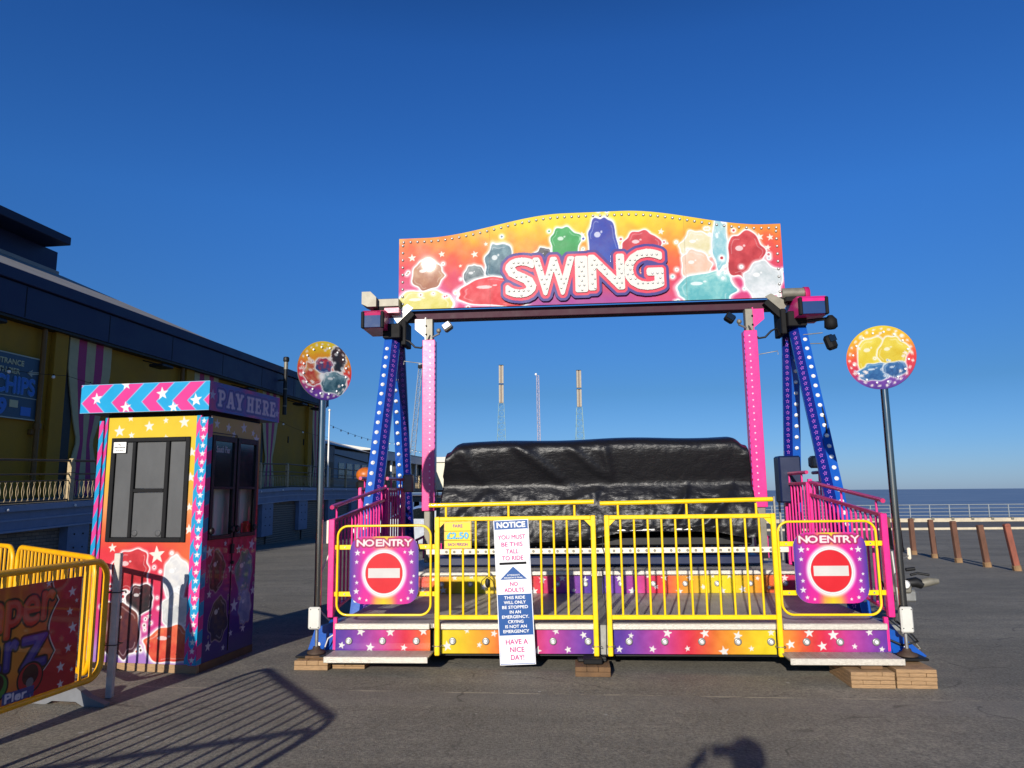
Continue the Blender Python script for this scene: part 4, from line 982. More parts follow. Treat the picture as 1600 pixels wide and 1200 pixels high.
    v = np.stack([X, PY, PZ], -1).reshape(-1, 3)
    fs = [(j * NX + i, (j + 1) * NX + i, (j + 1) * NX + i + 1, j * NX + i + 1) for j in range(NP - 1) for i in range(NX - 1)]
    vs = [tuple(p) for p in v]
    # closed ends with gathered folds
    for side in (0, NX - 1):
        ring = [j * NX + side for j in range(NP)]; s = -1 if side == 0 else 1
        prev = ring
        for q in range(1, 7):
            f = 1 - q / 6.0; new = []
            for j, i in enumerate(ring):
                p = np.array(vs[i]); c = np.array([p[0], 2.95, 1.35]); w_ = c + (p - c) * (f if q < 6 else .02)
                new.append(len(vs)); vs.append((p[0] + s * .03 * sin(q * 1.3 + j * .5) * (f) + s * .02 * math.sqrt(1 - f), w_[1], w_[2]))
            for j in range(NP - 1):
                a = (prev[j], prev[j + 1], new[j + 1], new[j]); fs.append(a if side else tuple(reversed(a)))
            prev = new
    fs = [tuple(reversed(f)) for f in fs]
    me = bpy.data.meshes.new('tarpaulin_cover'); base = Vector((0, 2.8, 1.0))
    me.from_pydata([(p[0] - base.x, p[1] - base.y, p[2] - base.z) for p in vs], [], fs); me.materials.append(m)
    for p in me.polygons: p.use_smooth = True
    o = bpy.data.objects.new('tarpaulin_cover', me); COL.objects.link(o); o.matrix_world = RL(*base)
    tag(o, 'creased black tarpaulin draped over the seat row of the ride', 'tarpaulin')
tarp()

# ------------------------------------------------------------------ notice and price boards tied on the yellow gate
def notice():
    M = RL(-.778, -.125, .058) @ Matrix.Rotation(radians(-2.2), 4, 'Y')
    t = empty('height_notice_board', M, 'tall white and blue height rule board headed NOTICE, tied on the yellow gate', 'notice board')
    W, Ht = .325, 1.29; P = lambda a, b, o=0: (a, -.0052 - o * 1.0, b)
    b = MB(); b.box((-W / 2, 0, 0), (W / 2, .006, Ht), SIGNW, .002); b.box((-W / 2 + .002, -.002, .002), (W / 2 - .002, -.0002, Ht - .002), BLUEP)
    q = W / 2 - .010
    for (z0, z1) in ((.012, .258), (.62, Ht - .085)): b.box((-q, -.0045, z0), (q, -.0025, z1), SIGNW)
    b.box((-W / 2 + .0, -.0035, .0), (-W / 2 + .007, .0005, Ht), SIGNW); b.box((W / 2 - .007, -.0035, 0), (W / 2, .0005, Ht), SIGNW); b.box((-q, -.0038, 0), (q, .0005, .006), SIGNW); b.box((-q, -.0038, Ht - .006), (q, .0005, Ht), SIGNW)
    b.box((-.125, -.0062, .885), (.125, -.0048, .907), BLKM)
    b.add([P(-.125, .752), P(.125, .752), P(0, .868)], [(0, 1, 2)], BLUEP)
    b.build('board', t)
    def line(s, z, h, w_, mt, bold=.0012, a=None):
        P2 = (lambda a, b, o=0: (a, -.0066 - o, b)); x = MB(); x.text(s, 0, z, w_, h, mt, P2, bold=bold); x.build('lettering', t)
    line('NOTICE', Ht - .068, .048, .262, SIGNW, .003)
    for s, z, w_ in (('YOU MUST', 1.115, .255), ('BE THIS', 1.05, .195), ('TALL', .985, .115), ('TO RIDE', .925, .195)): line(s, z, .038, w_, MAGP)
    line('ATTENDANTS', .785, .0125, .115, SIGNW, .0004); line('DECISION IS FINAL.', .762, .0125, .175, SIGNW, .0004)
    for s, z, w_ in (('NO', .694, .07), ('ADULTS', .64, .18)): line(s, z, .036, w_, MAGP)
    for k, (s, w_) in enumerate((('THIS RIDE', .19), ('WILL ONLY', .20), ('BE STOPPED', .235), ('IN AN', .10), ('EMERGENCY.', .245), ('CRYING', .14), ('IS NOT AN', .195), ('EMERGENCY', .235))): line(s, .578 - k * .0425, .026, w_, SIGNW, .0009)
    for s, z, w_ in (('HAVE A', .180, .20), ('NICE', .112, .13), ('DAY!', .044, .12)): line(s, z, .044, w_, MAGP)
notice()
def price():
    t = empty('price_board', RL(-1.325, -.125, 1.088), 'small yellow fare board reading 2.50 pounds, hung on the yellow gate', 'price sign')
    YP = mat('fare_board_yellow', '#f0cf1e', .35, 0, .05, 10); PU = mat('fare_purple', '#8a4a86', .4); LB = mat('fare_pale_blue', '#58b6dc', .35); DB = mat('fare_dark_blue', '#245a8c', .35)
    P = lambda a, b, o=0: (a, -.0045 - o, b); Q = lambda a, b, o=0: (a, -.0062 - o, b)
    b = MB(); b.box((-.128, 0, 0), (.128, .006, .25), YP, .002)
    for q in (((-.122, .006), (.122, .009)), ((-.122, .241), (.122, .244)), ((-.122, .009), (-.119, .241)), ((.119, .009), (.122, .241))): b.box((q[0][0], -.002, q[0][1]), (q[1][0], 0.0, q[1][1]), PU)
    for z in (.078, .162): b.tube([(-.135, -.004, z), (.135, -.004, z)], .0022, BLACK, 6)
    b.build('board', t)
    for s, z, h, w_, mt, bo in (('FARE', .195, .028, .09, PU, .0012), ('£2.50', .092, .056, .20, DB, .004), ('EACH PERSON', .026, .028, .185, PU, .0008)):
        b = MB(); b.text(s, 0, z, w_, h, mt, P, bold=bo); b.build('lettering', t)
    b = MB(); b.text('£2.50', 0, .092, .20, .056, LB, Q, bold=.0010); b.build('lettering', t)
price()

# ------------------------------------------------------------------ round picture signs on steel poles
def round_sign(x, y, zt, zc, r, turn, lean, lab, base_z, right):
    t = empty('round_sign_pole', RL(x, y, base_z) @ Matrix.Rotation(lean, 4, 'Y'), lab, 'sign')
    h = zt - base_z
    MB().lathe([(.034, .42), (.034, h)], (0, 0, 0), CHROME, 18).build('pole', t)
    mb = MB(); mb.lathe([(.016, .06), (.016, .42)], (0, 0, 0), STEEL, 12); mb.lathe([(.038, .38), (.04, .40), (.034, .43)], (0, 0, 0), BLKM, 12); mb.build('screw_jack', t)
    mb = MB(); mb.lathe([(.085, 0), (.085, .015), (.04, .035), (.03, .06)], (0, 0, 0), mat('rusty_foot', '#4a3a30', .7, .3, .3, 12), 14); mb.build('foot_plate', t)
    mb = MB(); mb.box((-.055 + (.0 if right else -.01), -.07, .22 if not right else .20), (.05, -.036, .42), mat('grey_junction_plastic', '#c9c8c0', .5, 0, .1, 10), .012)
    for a in (-.04, .035):
        for b in (.24, .40): mb.ball((a, -.071, b), .005, BLKM, 6)
    mb.build('junction_box', t)
    n = 150; X, Z = grid_XZ(-r, r, -r, r, n, n); rr = np.hypot(X, Z) / r; nn = fbm(X, Z, 5 if right else 6, 2.2)
    img = ramp((Z / r + 1) / 2 + .06 * nn, [(0, '#5a3696'), (.14, '#7a44a8'), (.26, '#d0365c'), (.45, '#ee3c40'), (.65, '#f59030'), (.82, '#f6c026'), (1, '#f5dc3c')])
    q = r
    if right:
        img = splash(img, X, Z, -.22 * q, .10 * q, .50 * q, .58 * q, '#e8cc2c', '#f4e25c', 33, .02, .10)
        img = splash(img, X, Z, .34 * q, .08 * q, .44 * q, .52 * q, '#e4c428', '#f2dc50', 36, .02, .10)
        img = splash(img, X, Z, -.12 * q, -.44 * q, .56 * q, .30 * q, '#2a5f9c', '#4a8ac0', 34, .012, .22)
        img = splash(img, X, Z, .40 * q, -.42 * q, .34 * q, .26 * q, '#24528c', '#3f78b4', 37, .012, .22)
    else:
        img = splash(img, X, Z, .48 * q, .45 * q, .30 * q, .48 * q, '#2a3038', '#5a3a38', 41, .02, .25)
        img = splash(img, X, Z, -.42 * q, -.15 * q, .38 * q, .42 * q, '#c23a34', '#e2b070', 42, .02, .3)
        img = splash(img, X, Z, .35 * q, -.38 * q, .52 * q, .42 * q, '#2e5466', '#86a8b4', 43, .02, .3)
        img = splash(img, X, Z, -.05 * q, .18 * q, .34 * q, .26 * q, '#38508c', '#c83c4c', 44, .02, .3)
        img = over(img, (1 - smooth(np.hypot(X + .12 * q, Z + .22 * q) / q, .03, .22)), '#ffffff')
    rd = random.Random(3)
    for k in range(26):
        a = 2 * pi * k / 26 + .1; img = over(img, star_a(X, Z, .90 * q * sin(a), .90 * q * cos(a), .018, k, .003), '#fdf4ee')
    for k in range(9):
        a = rd.uniform(0, 6.28); d = rd.uniform(.6, .8) * q; img = over(img, star_a(X, Z, d * sin(a), d * cos(a), .022, a, .003), '#fdf0ea')
    R_ = Matrix.Rotation(turn, 4, 'Z')
    def P(a, b, o=0): p = R_ @ Vector((a, -.04 - o, b + zc - base_z)); return (p.x, p.y, p.z)
    # radially exact disc: polar grid
    nr, na = 48, 120; A, R2 = np.meshgrid(np.linspace(0, 2 * pi, na), np.linspace(.001, 1, nr)); XX = R2 * r * np.sin(A); ZZ = R2 * r * np.cos(A)
    fi = np.clip(((XX + r) / (2 * r) * (n - 1)), 0, n - 1.001); fj = np.clip(((ZZ + r) / (2 * r) * (n - 1)), 0, n - 1.001); i0 = fi.astype(int); j0 = fj.astype(int); fx = (fi - i0)[..., None]; fz = (fj - j0)[..., None]
    ip = img[j0, i0] * (1 - fx) * (1 - fz) + img[j0, i0 + 1] * fx * (1 - fz) + img[j0 + 1, i0] * (1 - fx) * fz + img[j0 + 1, i0 + 1] * fx * fz
    vs = [P(a, b) for a, b in zip(XX.ravel(), ZZ.ravel())]; fs = [(j * na + i, (j + 1) * na + i, (j + 1) * na + i + 1, j * na + i + 1) for j in range(nr - 1) for i in range(na - 1)]
    bk = [P(a, b, -.012) for a, b in zip(XX[-1], ZZ[-1])]; B0 = len(vs); vs += bk; last = (nr - 1) * na
    fm = [0] * len(fs)
    for i in range(na - 1): fs.append((last + i, B0 + i, B0 + i + 1, last + i + 1)); fm.append(1)
    fs.append(tuple(B0 + i for i in range(na - 1))); fm.append(1)
    me = bpy.data.meshes.new('sign_disc'); me.from_pydata(vs, [], fs); me.materials.append(print_mat()); me.materials.append(GALV); me.polygons.foreach_set('material_index', fm)
    ca = me.color_attributes.new('Col', 'FLOAT_COLOR', 'POINT'); full = np.ones((len(vs), 4), np.float32); c = s2l(np.clip(ip.reshape(-1, 3), 0, 1)); full[:len(c), :3] = c; full[len(c):, :3] = c[last:last + na]; ca.data.foreach_set('color', full.ravel())
    d = bpy.data.objects.new('sign_disc', me); COL.objects.link(d); d.parent = t
    el = MB().ball((0, 0, 0), .011, LAMP, 6).mesh('lamp')
    for k in range(16):
        a = 2 * pi * (k + .5) / 16; p = R_ @ Vector((.80 * r * sin(a), -.041, .80 * r * cos(a) + zc - base_z)); ico_at(el, 'lamp', d, tuple(p))
round_sign(-2.655, -.10, 2.60, 2.80, .290, radians(47), .0, 'left round sign, dark blue and red splashes, on a slim steel pole', .15, False)
round_sign(2.63, -.10, 2.55, 2.785, .295, radians(-34), .0, 'right round sign, mostly yellow over blue, on a slim steel pole', .145, True)

# ------------------------------------------------------------------ timber packing under the ride
def stack(x0, x1, y0, y1, zt, lab, cap=None, seed=0, dirty=False, rz_=0):
    P = RM @ Vector(((x0 + x1) / 2, (y0 + y1) / 2, 0)); g0 = gz(P.x, P.y)
    r = random.Random(seed); zt = zt - g0; n = max(2, round(zt / .034)); h = zt / n; hw = (x1 - x0) / 2; hd = (y1 - y0) / 2
    W = WOODD if dirty else WOOD
    t = empty('timber_stack', Matrix.Translation((P.x, P.y, g0)) @ Matrix.Rotation(radians(-4.5 + rz_), 4, 'Z'), lab, 'wood blocks', 'timber packing stacks under the ride')
    for k in range(n):
        if k % 2: cuts = [-hw, -hw + (x1 - x0) * r.uniform(.25, .4), -hw + (x1 - x0) * r.uniform(.6, .75), hw]
        else: cuts = [-hw, hw]
        for a, b in zip(cuts[:-1], cuts[1:]):
            j = r.uniform(-.004, .004); MB().box((a + .001, -hd + j, k * h + .001), (b - .001, hd + j, (k + 1) * h - .001), W, .003).build('plank', t)
    if cap: mb = MB(); mb.box((cap[0], -hd * .7, zt + .001), (cap[1], hd * .6, zt + .028), WOODD, .006); mb.build('top_pad', t)
    return t
stack(-2.80, -2.49, -.28, .12, .105, 'low pale timber stack under the left round sign pole', (-.08, .12), 1, rz_=1)
stack(-2.47, -2.17, -.20, .10, .065, 'lowest timber stack, beneath the left bottom step', (-.12, .02), 2)
stack(-.265, .045, -.28, .02, .075, 'small single plank block under the middle of the ride front', None, 3, True)
mb = MB(); mb.box((-.19, -.20, .0), (-.02, -.02, .045), BLKM, .008); mb.box((-.24, -.1, .0), (.02, .0, .03), BLACK, .008)
mb.build('jack_pad', M=RL(0, 0, .079), label='black steel jack pad lying on the small middle plank block', cat='jack pad')
stack(2.02, 2.375, -.44, .10, .095, 'dark sided timber stack below the right bottom step', (-.06, .12), 4)
stack(2.395, 2.72, -.42, .02, .115, 'tallest timber stack, rightmost, beside the right step', None, 5)
P_ = RM @ Vector((2.63, -.10, .12))
mb = MB(); mb.box((-.20, -.10, 0), (.14, .14, .022), BLACK, .008); mb.build('rubber_pad', M=RL(2.63, -.10, .118), label='black rubber pad under the right steel sign pole', cat='rubber pad')
mb = MB(); mb.box((-.16, -.14, 0), (.17, .14, .020), BLACK, .008); mb.build('rubber_pad', M=RL(-2.655, -.08, .128), label='dark rubber pad under the left steel sign pole', cat='rubber pad')

# ------------------------------------------------------------------ pay booth
BM = T(-2.80, 6.79, gz(-3, 7), radians(-10))
booth = empty('pay_booth', BM, 'pink, blue and yellow star printed pay booth with dark shuttered windows', 'kiosk')
BD, BW, BH = .93, 1.08, 2.29
CYAN, HPINK = '#12a8e0', '#f0409c'
def stripes(X, Z, w_, ang=1.0, ph=0.0):
    return (((Z + ang * X + ph) / w_) % 1.0) < .5
PF = PXZ(0); PS = PYZ(0)
mb = MB(); mb.box((-BW, .0, .07), (0, BD, BH), mat('booth_core', '#4a2a6a', .5)); 
core = mb.build('booth_shell', booth)
core.hide_render = False
bpy.data.objects.remove(core)
INT = mat('booth_white_lining', '#d8cfc4', .6, 0, .08, 4)
mb = MB()   # walls as real panels round an open inside
mb.box((-BW, BD - .03, .07), (-.001, BD - .001, BH), INT); mb.box((-BW, .03, .07), (-BW + .03, BD - .03, 1.1), INT); mb.box((-BW, .03, 2.15), (-BW + .03, BD - .03, BH), INT); mb.box((-BW, .42, 1.1), (-BW + .03, .47, 2.15), INT); mb.box((-BW + .03, .03, .07), (-.03, BD - .03, .10), INT)
mb.build('back_walls', booth)
LIGHT_PANE = bpy.data.materials.new('frosted_glazing'); LIGHT_PANE.use_nodes = True; _n = LIGHT_PANE.node_tree.nodes; _l = LIGHT_PANE.node_tree.links; _n.clear()
_o = _n.new('ShaderNodeOutputMaterial'); _t1 = _n.new('ShaderNodeBsdfTranslucent'); _t1.inputs[0].default_value = (.92, .90, .86, 1); _t2 = _n.new('ShaderNodeBsdfDiffuse'); _t2.inputs[0].default_value = (.8, .8, .78, 1)
_m = _n.new('ShaderNodeMixShader'); _m.inputs[0].default_value = .15; _l.new(_t1.outputs[0], _m.inputs[1]); _l.new(_t2.outputs[0], _m.inputs[2]); _l.new(_m.outputs[0], _o.inputs[0])
mb = MB(); mb.add([(-BW + .012, .03, 1.1), (-BW + .012, .42, 1.1), (-BW + .012, .42, 2.15), (-BW + .012, .03, 2.15)], [(0, 1, 2, 3)], LIGHT_PANE); mb.add([(-BW + .012, .47, 1.1), (-BW + .012, BD - .03, 1.1), (-BW + .012, BD - .03, 2.15), (-BW + .012, .47, 2.15)], [(0, 1, 2, 3)], LIGHT_PANE); mb.build('frosted_window', booth)  # unseen left-wall panes, added to let sunlight into the booth
mb = MB(); mb.box((-BW - .02, -.01, 0), (.0, .03, .07), WOOD); mb.box((-.04, .03, 0), (.005, BD, .07), WOODD); mb.build('timber_base', booth)
# front printed panel (with opening for the window)
wx0, wx1, wz0, wz1 = -.985, -.19, 1.145, 2.085
def booth_front():
    nx, nz = 210, 440; X, Z = grid_XZ(-BW + .035, -.12, .07, BH, nx, nz)
    img = ramp((Z + .03 * fbm(X, Z, 2, .8)) / BH, [(0, '#a878cc'), (.08, '#b486cc'), (.16, '#d83a8c'), (.30, '#e2305c'), (.46, '#ee3c46'), (.52, '#f06a3a'), (.62, '#f3a060'), (.78, '#f2cc2c'), (1, '#f1cf2a')])
    img = over(img, smooth(X, -.5, -.15) * smooth(-np.abs(Z - .98), -.3, -.05) * .7, '#f2803a')
    for (sx, sz, sr) in [(-.93, 2.16, .06), (-.80, 2.12, .035), (-.62, 2.20, .055), (-.45, 2.25, .032), (-.26, 2.23, .06), (-.82, 2.28, .035), (-.44, 2.09, .03), (-.165, 1.95, .05), (-.165, 1.72, .05), (-.16, 1.45, .04), (-.15, 1.25, .05), (-.92, 1.08, .045), (-.46, 1.02, .085), (-.50, .48, .03)]:
        img = over(img, star_a(X, Z, sx, sz, sr, .1, .004), '#fdf6ea')
    for a in [(-.72, .88, .20, .20, '#b82430', '#e04048', 51), (-.60, .62, .14, .14, '#262228', '#5a2a30', 52), (-.26, .82, .13, .20, '#d8dade', '#f2f0ec', 53), (-.24, .52, .15, .16, '#c8ccd0', '#ecebe8', 54), (-.78, .36, .20, .26, '#4a2030', '#7a3a2c', 55), (-.28, .24, .26, .17, '#dc4438', '#f07850', 56)]:
        img = splash(img, X, Z, *a, .03, .16)
    op = ((X > wx0) & (X < wx1) & (Z > wz0) & (Z < wz1))
    printed('front_panel', X, Z, img, PXZ(-.002), parent=booth, thick=.02, mask=~op, backmat=INT)
booth_front()
# window unit on the front, black shutter boards
SHUT = mat('charcoal_shutter_board', '#48494a', .55, 0, .22, 4, .05, 20, stretch=(1, 1, .5))
mb = MB()
for lo, hi in (((wx0 - .01, wz0 - .01), (wx0 + .035, wz1 + .01)), ((wx1 - .035, wz0 - .01), (wx1 + .01, wz1 + .01)), ((wx0 + .035, wz0 - .01), (wx1 - .035, wz0 + .03)), ((wx0 + .035, wz1 - .03), (wx1 - .035, wz1 + .01)), ((-.77, wz0 + .03), (-.735, wz1 - .03)), ((-.425, wz0 + .03), (-.385, wz1 - .03)), ((-.735, 1.585), (-.425, 1.62))):
    mb.box((lo[0], -.018, lo[1]), (hi[0], .03, hi[1]), BLKM, .004)
wf = mb.build('window_frame', booth)
for lo, hi, y in (((wx0 + .035, wz0 + .03), (-.77, wz1 - .03), .0), ((-.735, 1.62), (-.425, wz1 - .03), .004), ((-.735, wz0 + .03), (-.425, 1.585), -.006), ((-.385, wz0 + .03), (wx1 - .035, wz1 - .03), .0)):
    MB().box((lo[0] + .002, y, lo[1] + .002), (hi[0] - .002, y + .012, hi[1] - .002), SHUT, .003).build('shutter_board', wf)
for x in (-.70, -.46): MB().lathe([(.03, 0), (.03, .004), (.02, .006)], (x, -.0065, 1.215), SHUT, 14, '-y').build('disc_catch', wf)
pn = MB(); pn.box((-.965, -.021, 1.955), (-.835, -.0185, 2.055), WHITE)
INK = mat('grey_ink', '#5a5a5e', .6)
for s, z, h, w_, b in (('Play', 2.022, .014, .032, .0006), ('Baileys Selwood', 1.998, .012, .108, .0012), ('Street Games', 1.972, .009, .082, .0005)):
    pn.text(s, -.90, z, w_, h, INK, lambda a, b_, o=0: (a, -.0215 - o, b_), bold=b)
pn.build('paper_notice', M=BM, label='small white paper notice stuck in the top left corner of the booth window', cat='notice')
# chevron corner posts
def cpost(x0, x1, y0, y1, z1, starry, nm='corner_post'):
    g = bpy.data.objects.new(nm, None); COL.objects.link(g); g.parent = booth
    w_ = x1 - x0; nx = max(20, int(w_ * 260)); X, Z = grid_XZ(x0, x1, .075, z1, nx, 420)
    u = (X - x0) / w_; ch = np.where(u < .45, u * .30, .135 - (u - .45) * .5) if starry else .5 * u
    st = (((Z + (ch if starry else -ch * .6) * .35) / .245) % 1.0) < .5
    img = np.where(st[..., None], rgb(CYAN), rgb(HPINK))
    if starry:
        k = 0; z = .12
        while z < z1 - .03: img = over(img, star_a(X, Z, x0 + w_ * .47, z, .030, 0, .003), '#fbf6f6'); z += .0755
    printed('printed_face', X, Z, img, PXZ(y0), parent=g, thick=.004, backmat=BLKM)
    YY, ZZ = grid_XZ(y0, y1, .075, z1, 16, 240); st = (((ZZ - .3 * YY) / .245) % 1.0) < .5
    if not starry or True: printed('printed_side', YY, ZZ, np.where(st[..., None], rgb(CYAN), rgb(HPINK)), PYZ(x1 if starry else x0), parent=g) if starry else None
    MB().box((x0 + .001, y0 + .005, .07), (x1 - .001, y1, z1 - .001), mat('post_core', '#c03a8c', .4)).build('post_core', g)
cpost(-.125, -.075, -.012, .03, BH, False)
cpost(-.068, .012, -.045, .035, BH - .02, True)
cpost(-BW - .045, -BW + .0, -.03, .02, BH - .03, False)
cpost(-BW - .0, -BW + .03, -.010, .02, BH, False)
# printed side panel with two window openings
s1, s2 = (.065, .45), (.50, .86); sz0, sz1 = 1.16, 2.10
def booth_side():
    nx, nz = 190, 440; Y, Z = grid_XZ(.036, BD, .07, BH, nx, nz)
    img = ramp((Z + .05 * fbm(Y, Z, 9, .8)) / BH, [(0, '#2a2478'), (.15, '#4a2a8c'), (.28, '#8c2a8c'), (.42, '#c42458'), (.55, '#d02a3c'), (.85, '#b8923c'), (1, '#d8ac3a')])
    r = random.Random(9)
    for (a, b, c) in [(.12, 2.22, .05), (.32, 2.20, .05), (.42, 2.14, .04), (.6, 2.22, .06), (.78, 2.18, .04), (.85, 2.12, .06), (.10, 1.04, .06), (.36, 1.10, .03), (.47, .86, .05), (.60, 1.03, .05), (.84, 1.06, .06), (.13, .66, .04), (.17, .42, .045), (.56, .50, .07), (.52, .25, .035), (.74, .26, .045), (.15, .20, .05), (.40, .14, .03), (.9, .6, .05)]:
        img = over(img, star_a(Y, Z, a, b, c, r.uniform(-.2, .2), .004), '#e6e0ea')
    for a in [(.24, .86, .13, .20, '#46242a', '#8a5a40', 61), (.30, .42, .15, .22, '#2a2a50', '#6a5444', 62), (.72, .80, .17, .22, '#8a88b8', '#5a9c6c', 63), (.76, .46, .12, .18, '#7c86b8', '#b4b8d4', 64)]:
        img = splash(img, Y, Z, *a, .014, .2, '#b8a0a0')
    op = np.zeros(Y.shape, bool)
    for a, b in (s1, s2): op |= (Y > a) & (Y < b) & (Z > sz0) & (Z < sz1)
    printed('side_panel', Y, Z, img, PYZ(.0), parent=booth, thick=.02, mask=~op, backmat=INT)
booth_side()
GLASS = bpy.data.materials.new('clear_glass'); GLASS.use_nodes = True
_n = GLASS.node_tree.nodes; _l = GLASS.node_tree.links; _n.clear(); _o = _n.new('ShaderNodeOutputMaterial'); _tr = _n.new('ShaderNodeBsdfTransparent'); _gl = _n.new('ShaderNodeBsdfGlossy'); _gl.inputs['Roughness'].default_value = .02
_fr = _n.new('ShaderNodeFresnel'); _fr.inputs[0].default_value = 1.22; _mx = _n.new('ShaderNodeMixShader'); _tr.inputs[0].default_value = (.85, .88, .88, 1)
_l.new(_fr.outputs[0], _mx.inputs[0]); _l.new(_tr.outputs[0], _mx.inputs[1]); _l.new(_gl.outputs[0], _mx.inputs[2]); _l.new(_mx.outputs[0], _o.inputs[0])
TINT = mat('dark_window_film', '#20242c', .12, 0, .15, 3, spec=.9)
for q, (a, b) in enumerate((s1, s2)):
    mb = MB()
    for lo, hi in (((a - .012, sz0 - .012), (a + .03, sz1 + .012)), ((b - .03, sz0 - .012), (b + .012, sz1 + .012)), ((a + .03, sz0 - .012), (b - .03, sz0 + .025)), ((a + .03, sz1 - .04), (b - .03, sz1 + .012)), ((a + .03, 1.61), (b - .03, 1.635))):
        mb.box((-.02, lo[0], lo[1]), (.016, hi[0], hi[1]), BLACK, .003)
    f = mb.build('window_frame', booth)
    MB().box((-.004, a + .03, 1.635), (-.0, b - .03, sz1 - .04), TINT).build('tinted_pane', f)
    MB().add([(-.003, a + .03, sz0 + .025), (-.003, b - .03, sz0 + .025), (-.003, b - .03, 1.61), (-.003, a + .03, 1.61)], [(0, 1, 2, 3)], GLASS).build('pane', f)
    for yy in (a + .02, b - .02):
        c = MB(); c.lathe([(.03, 0), (.034, .01), (.026, .022)], (.014, yy, sz0 + .07), BLACK, 12, 'x'); c.build('disc_catch', f)
    if q == 0:
        c = MB(); c.text('South Pier', (a + b) / 2 - .01, 1.955, .23, .06, mat('faded_white_ink', '#a4a8b0', .5), lambda y, z, o=0: (.0006 + o, y, z), bold=.002); c.build('window_lettering', f)
mb = MB(); mb.box((.001, .47, .10), (.006, .478, 2.13), BLACK); mb.box((.001, .036, 2.13), (.005, .478, 2.138), BLACK); mb.box((.002, .44, 1.0), (.022, .49, 1.09), BLACK, .005); mb.box((.002, .455, .90), (.03, .485, .93), BLACK, .004); mb.build('door_edge', booth)
# pale boards added behind the lower panes imitate a lit inside; counter
mb = MB(); mb.box((-.10, .06, 1.124), (-.09, BD - .04, 1.64), mat('cream_blind', '#f6efe2', .6, 0, .05, 3)); mb.box((-.089, .24, 1.124), (-.086, .27, 1.64), mat('blind_seam', '#b0a89c', .6)); mb.box((-.089, .70, 1.124), (-.086, .73, 1.64), MATS['blind_seam']); mb.build('blind', booth)
mb = MB(); mb.box((-BW + .04, .06, 1.08), (-.04, BD - .04, 1.12), mat('booth_counter', '#8a4a58', .5, 0, .2, 8)); mb.build('counter', booth)
PB = BM @ Vector((-.12, .72, 1.12))
mb = MB(); mb.lathe([(.028, 0), (.03, .01), (.03, .12), (.024, .15), (.011, .18), (.011, .20)], (0, 0, 0), mat('clear_plastic', '#b8c0c0', .15, 0, 0), 14); mb.lathe([(.013, .20), (.013, .218)], (0, 0, 0), mat('grey_bottle_cap', '#8a9098', .4), 12)
mb.build('bottle', M=T(*(BM @ Vector((-.052, .60, 1.122)))), label='clear plastic bottle standing on the counter inside the pay booth', cat='bottle')
mb = MB(); mb.box((-.035, -.04, 0), (.035, .04, .15), mat('red_carton', '#e04a3a', .5), .006); mb.box((-.02, -.025, .15), (.02, .025, .17), MATS['red_carton'], .004)
mb.build('carton', M=T(*(BM @ Vector((-.05, .80, 1.122))), radians(-10)), label='red carton standing on the counter behind the rear booth window', cat='carton')
# canopy with chevrons and PAY HERE
cz0, cz1 = 2.325, 2.595; cx0, cx1, cy0, cy1 = -1.27, .06, -.12, 1.20
mb = MB(); mb.box((cx0 + .004, cy0 + .004, cz0 + .003), (cx1 - .004, cy1, cz1 - .003), mat('canopy_dark', '#1c2a44', .5)); mb.build('canopy_box', booth)
mb = MB(); mb.box((-BW + .01, .02, BH - .02), (-.01, BD - .01, cz0), BLKM); mb.build('canopy_neck', booth)
def chev(X, Z, zc, per, ph, sgn=1):
    return ((((X + sgn * np.abs(Z - zc) * -1.0) - ph) / per) % 1.0)
X, Z = grid_XZ(cx0, cx1, cz0, cz1, 420, 90)
c = (((X - .9 * (np.maximum(Z - 2.42, 0)) - .75 * np.maximum(2.42 - Z, 0) * 1.0 - .02) / .30) % 1.0)
c = (((X - 1.0 * np.maximum(Z - 2.42, 0) - 1.0 * np.maximum(2.42 - Z, 0)) / .315) % 1.0)
img = np.where((c < .5)[..., None], rgb('#f23d9c'), rgb('#12aee6')); e_ = np.minimum(np.abs(c - .5), np.minimum(c, 1 - c)); img = over(img, 1 - smooth(e_, .012, .03), '#8cc4ee')
img = over(img, ((Z > cz1 - .006) | (Z < cz0 + .006)).astype(float), '#8ccdf0')
for (sx, sz, sr) in [(-1.10, 2.46, .06), (-.80, 2.585, .055), (-.79, 2.37, .06), (-.42, 2.49, .065), (-.30, 2.36, .055), (-.075, 2.42, .065)]: img = over(img, star_a(X, Z, sx, sz, sr, .12, .004), '#fdfaf8')
printed('canopy_front', X, Z, img, PXZ(cy0), parent=booth, thick=.003, backmat=BLKM)
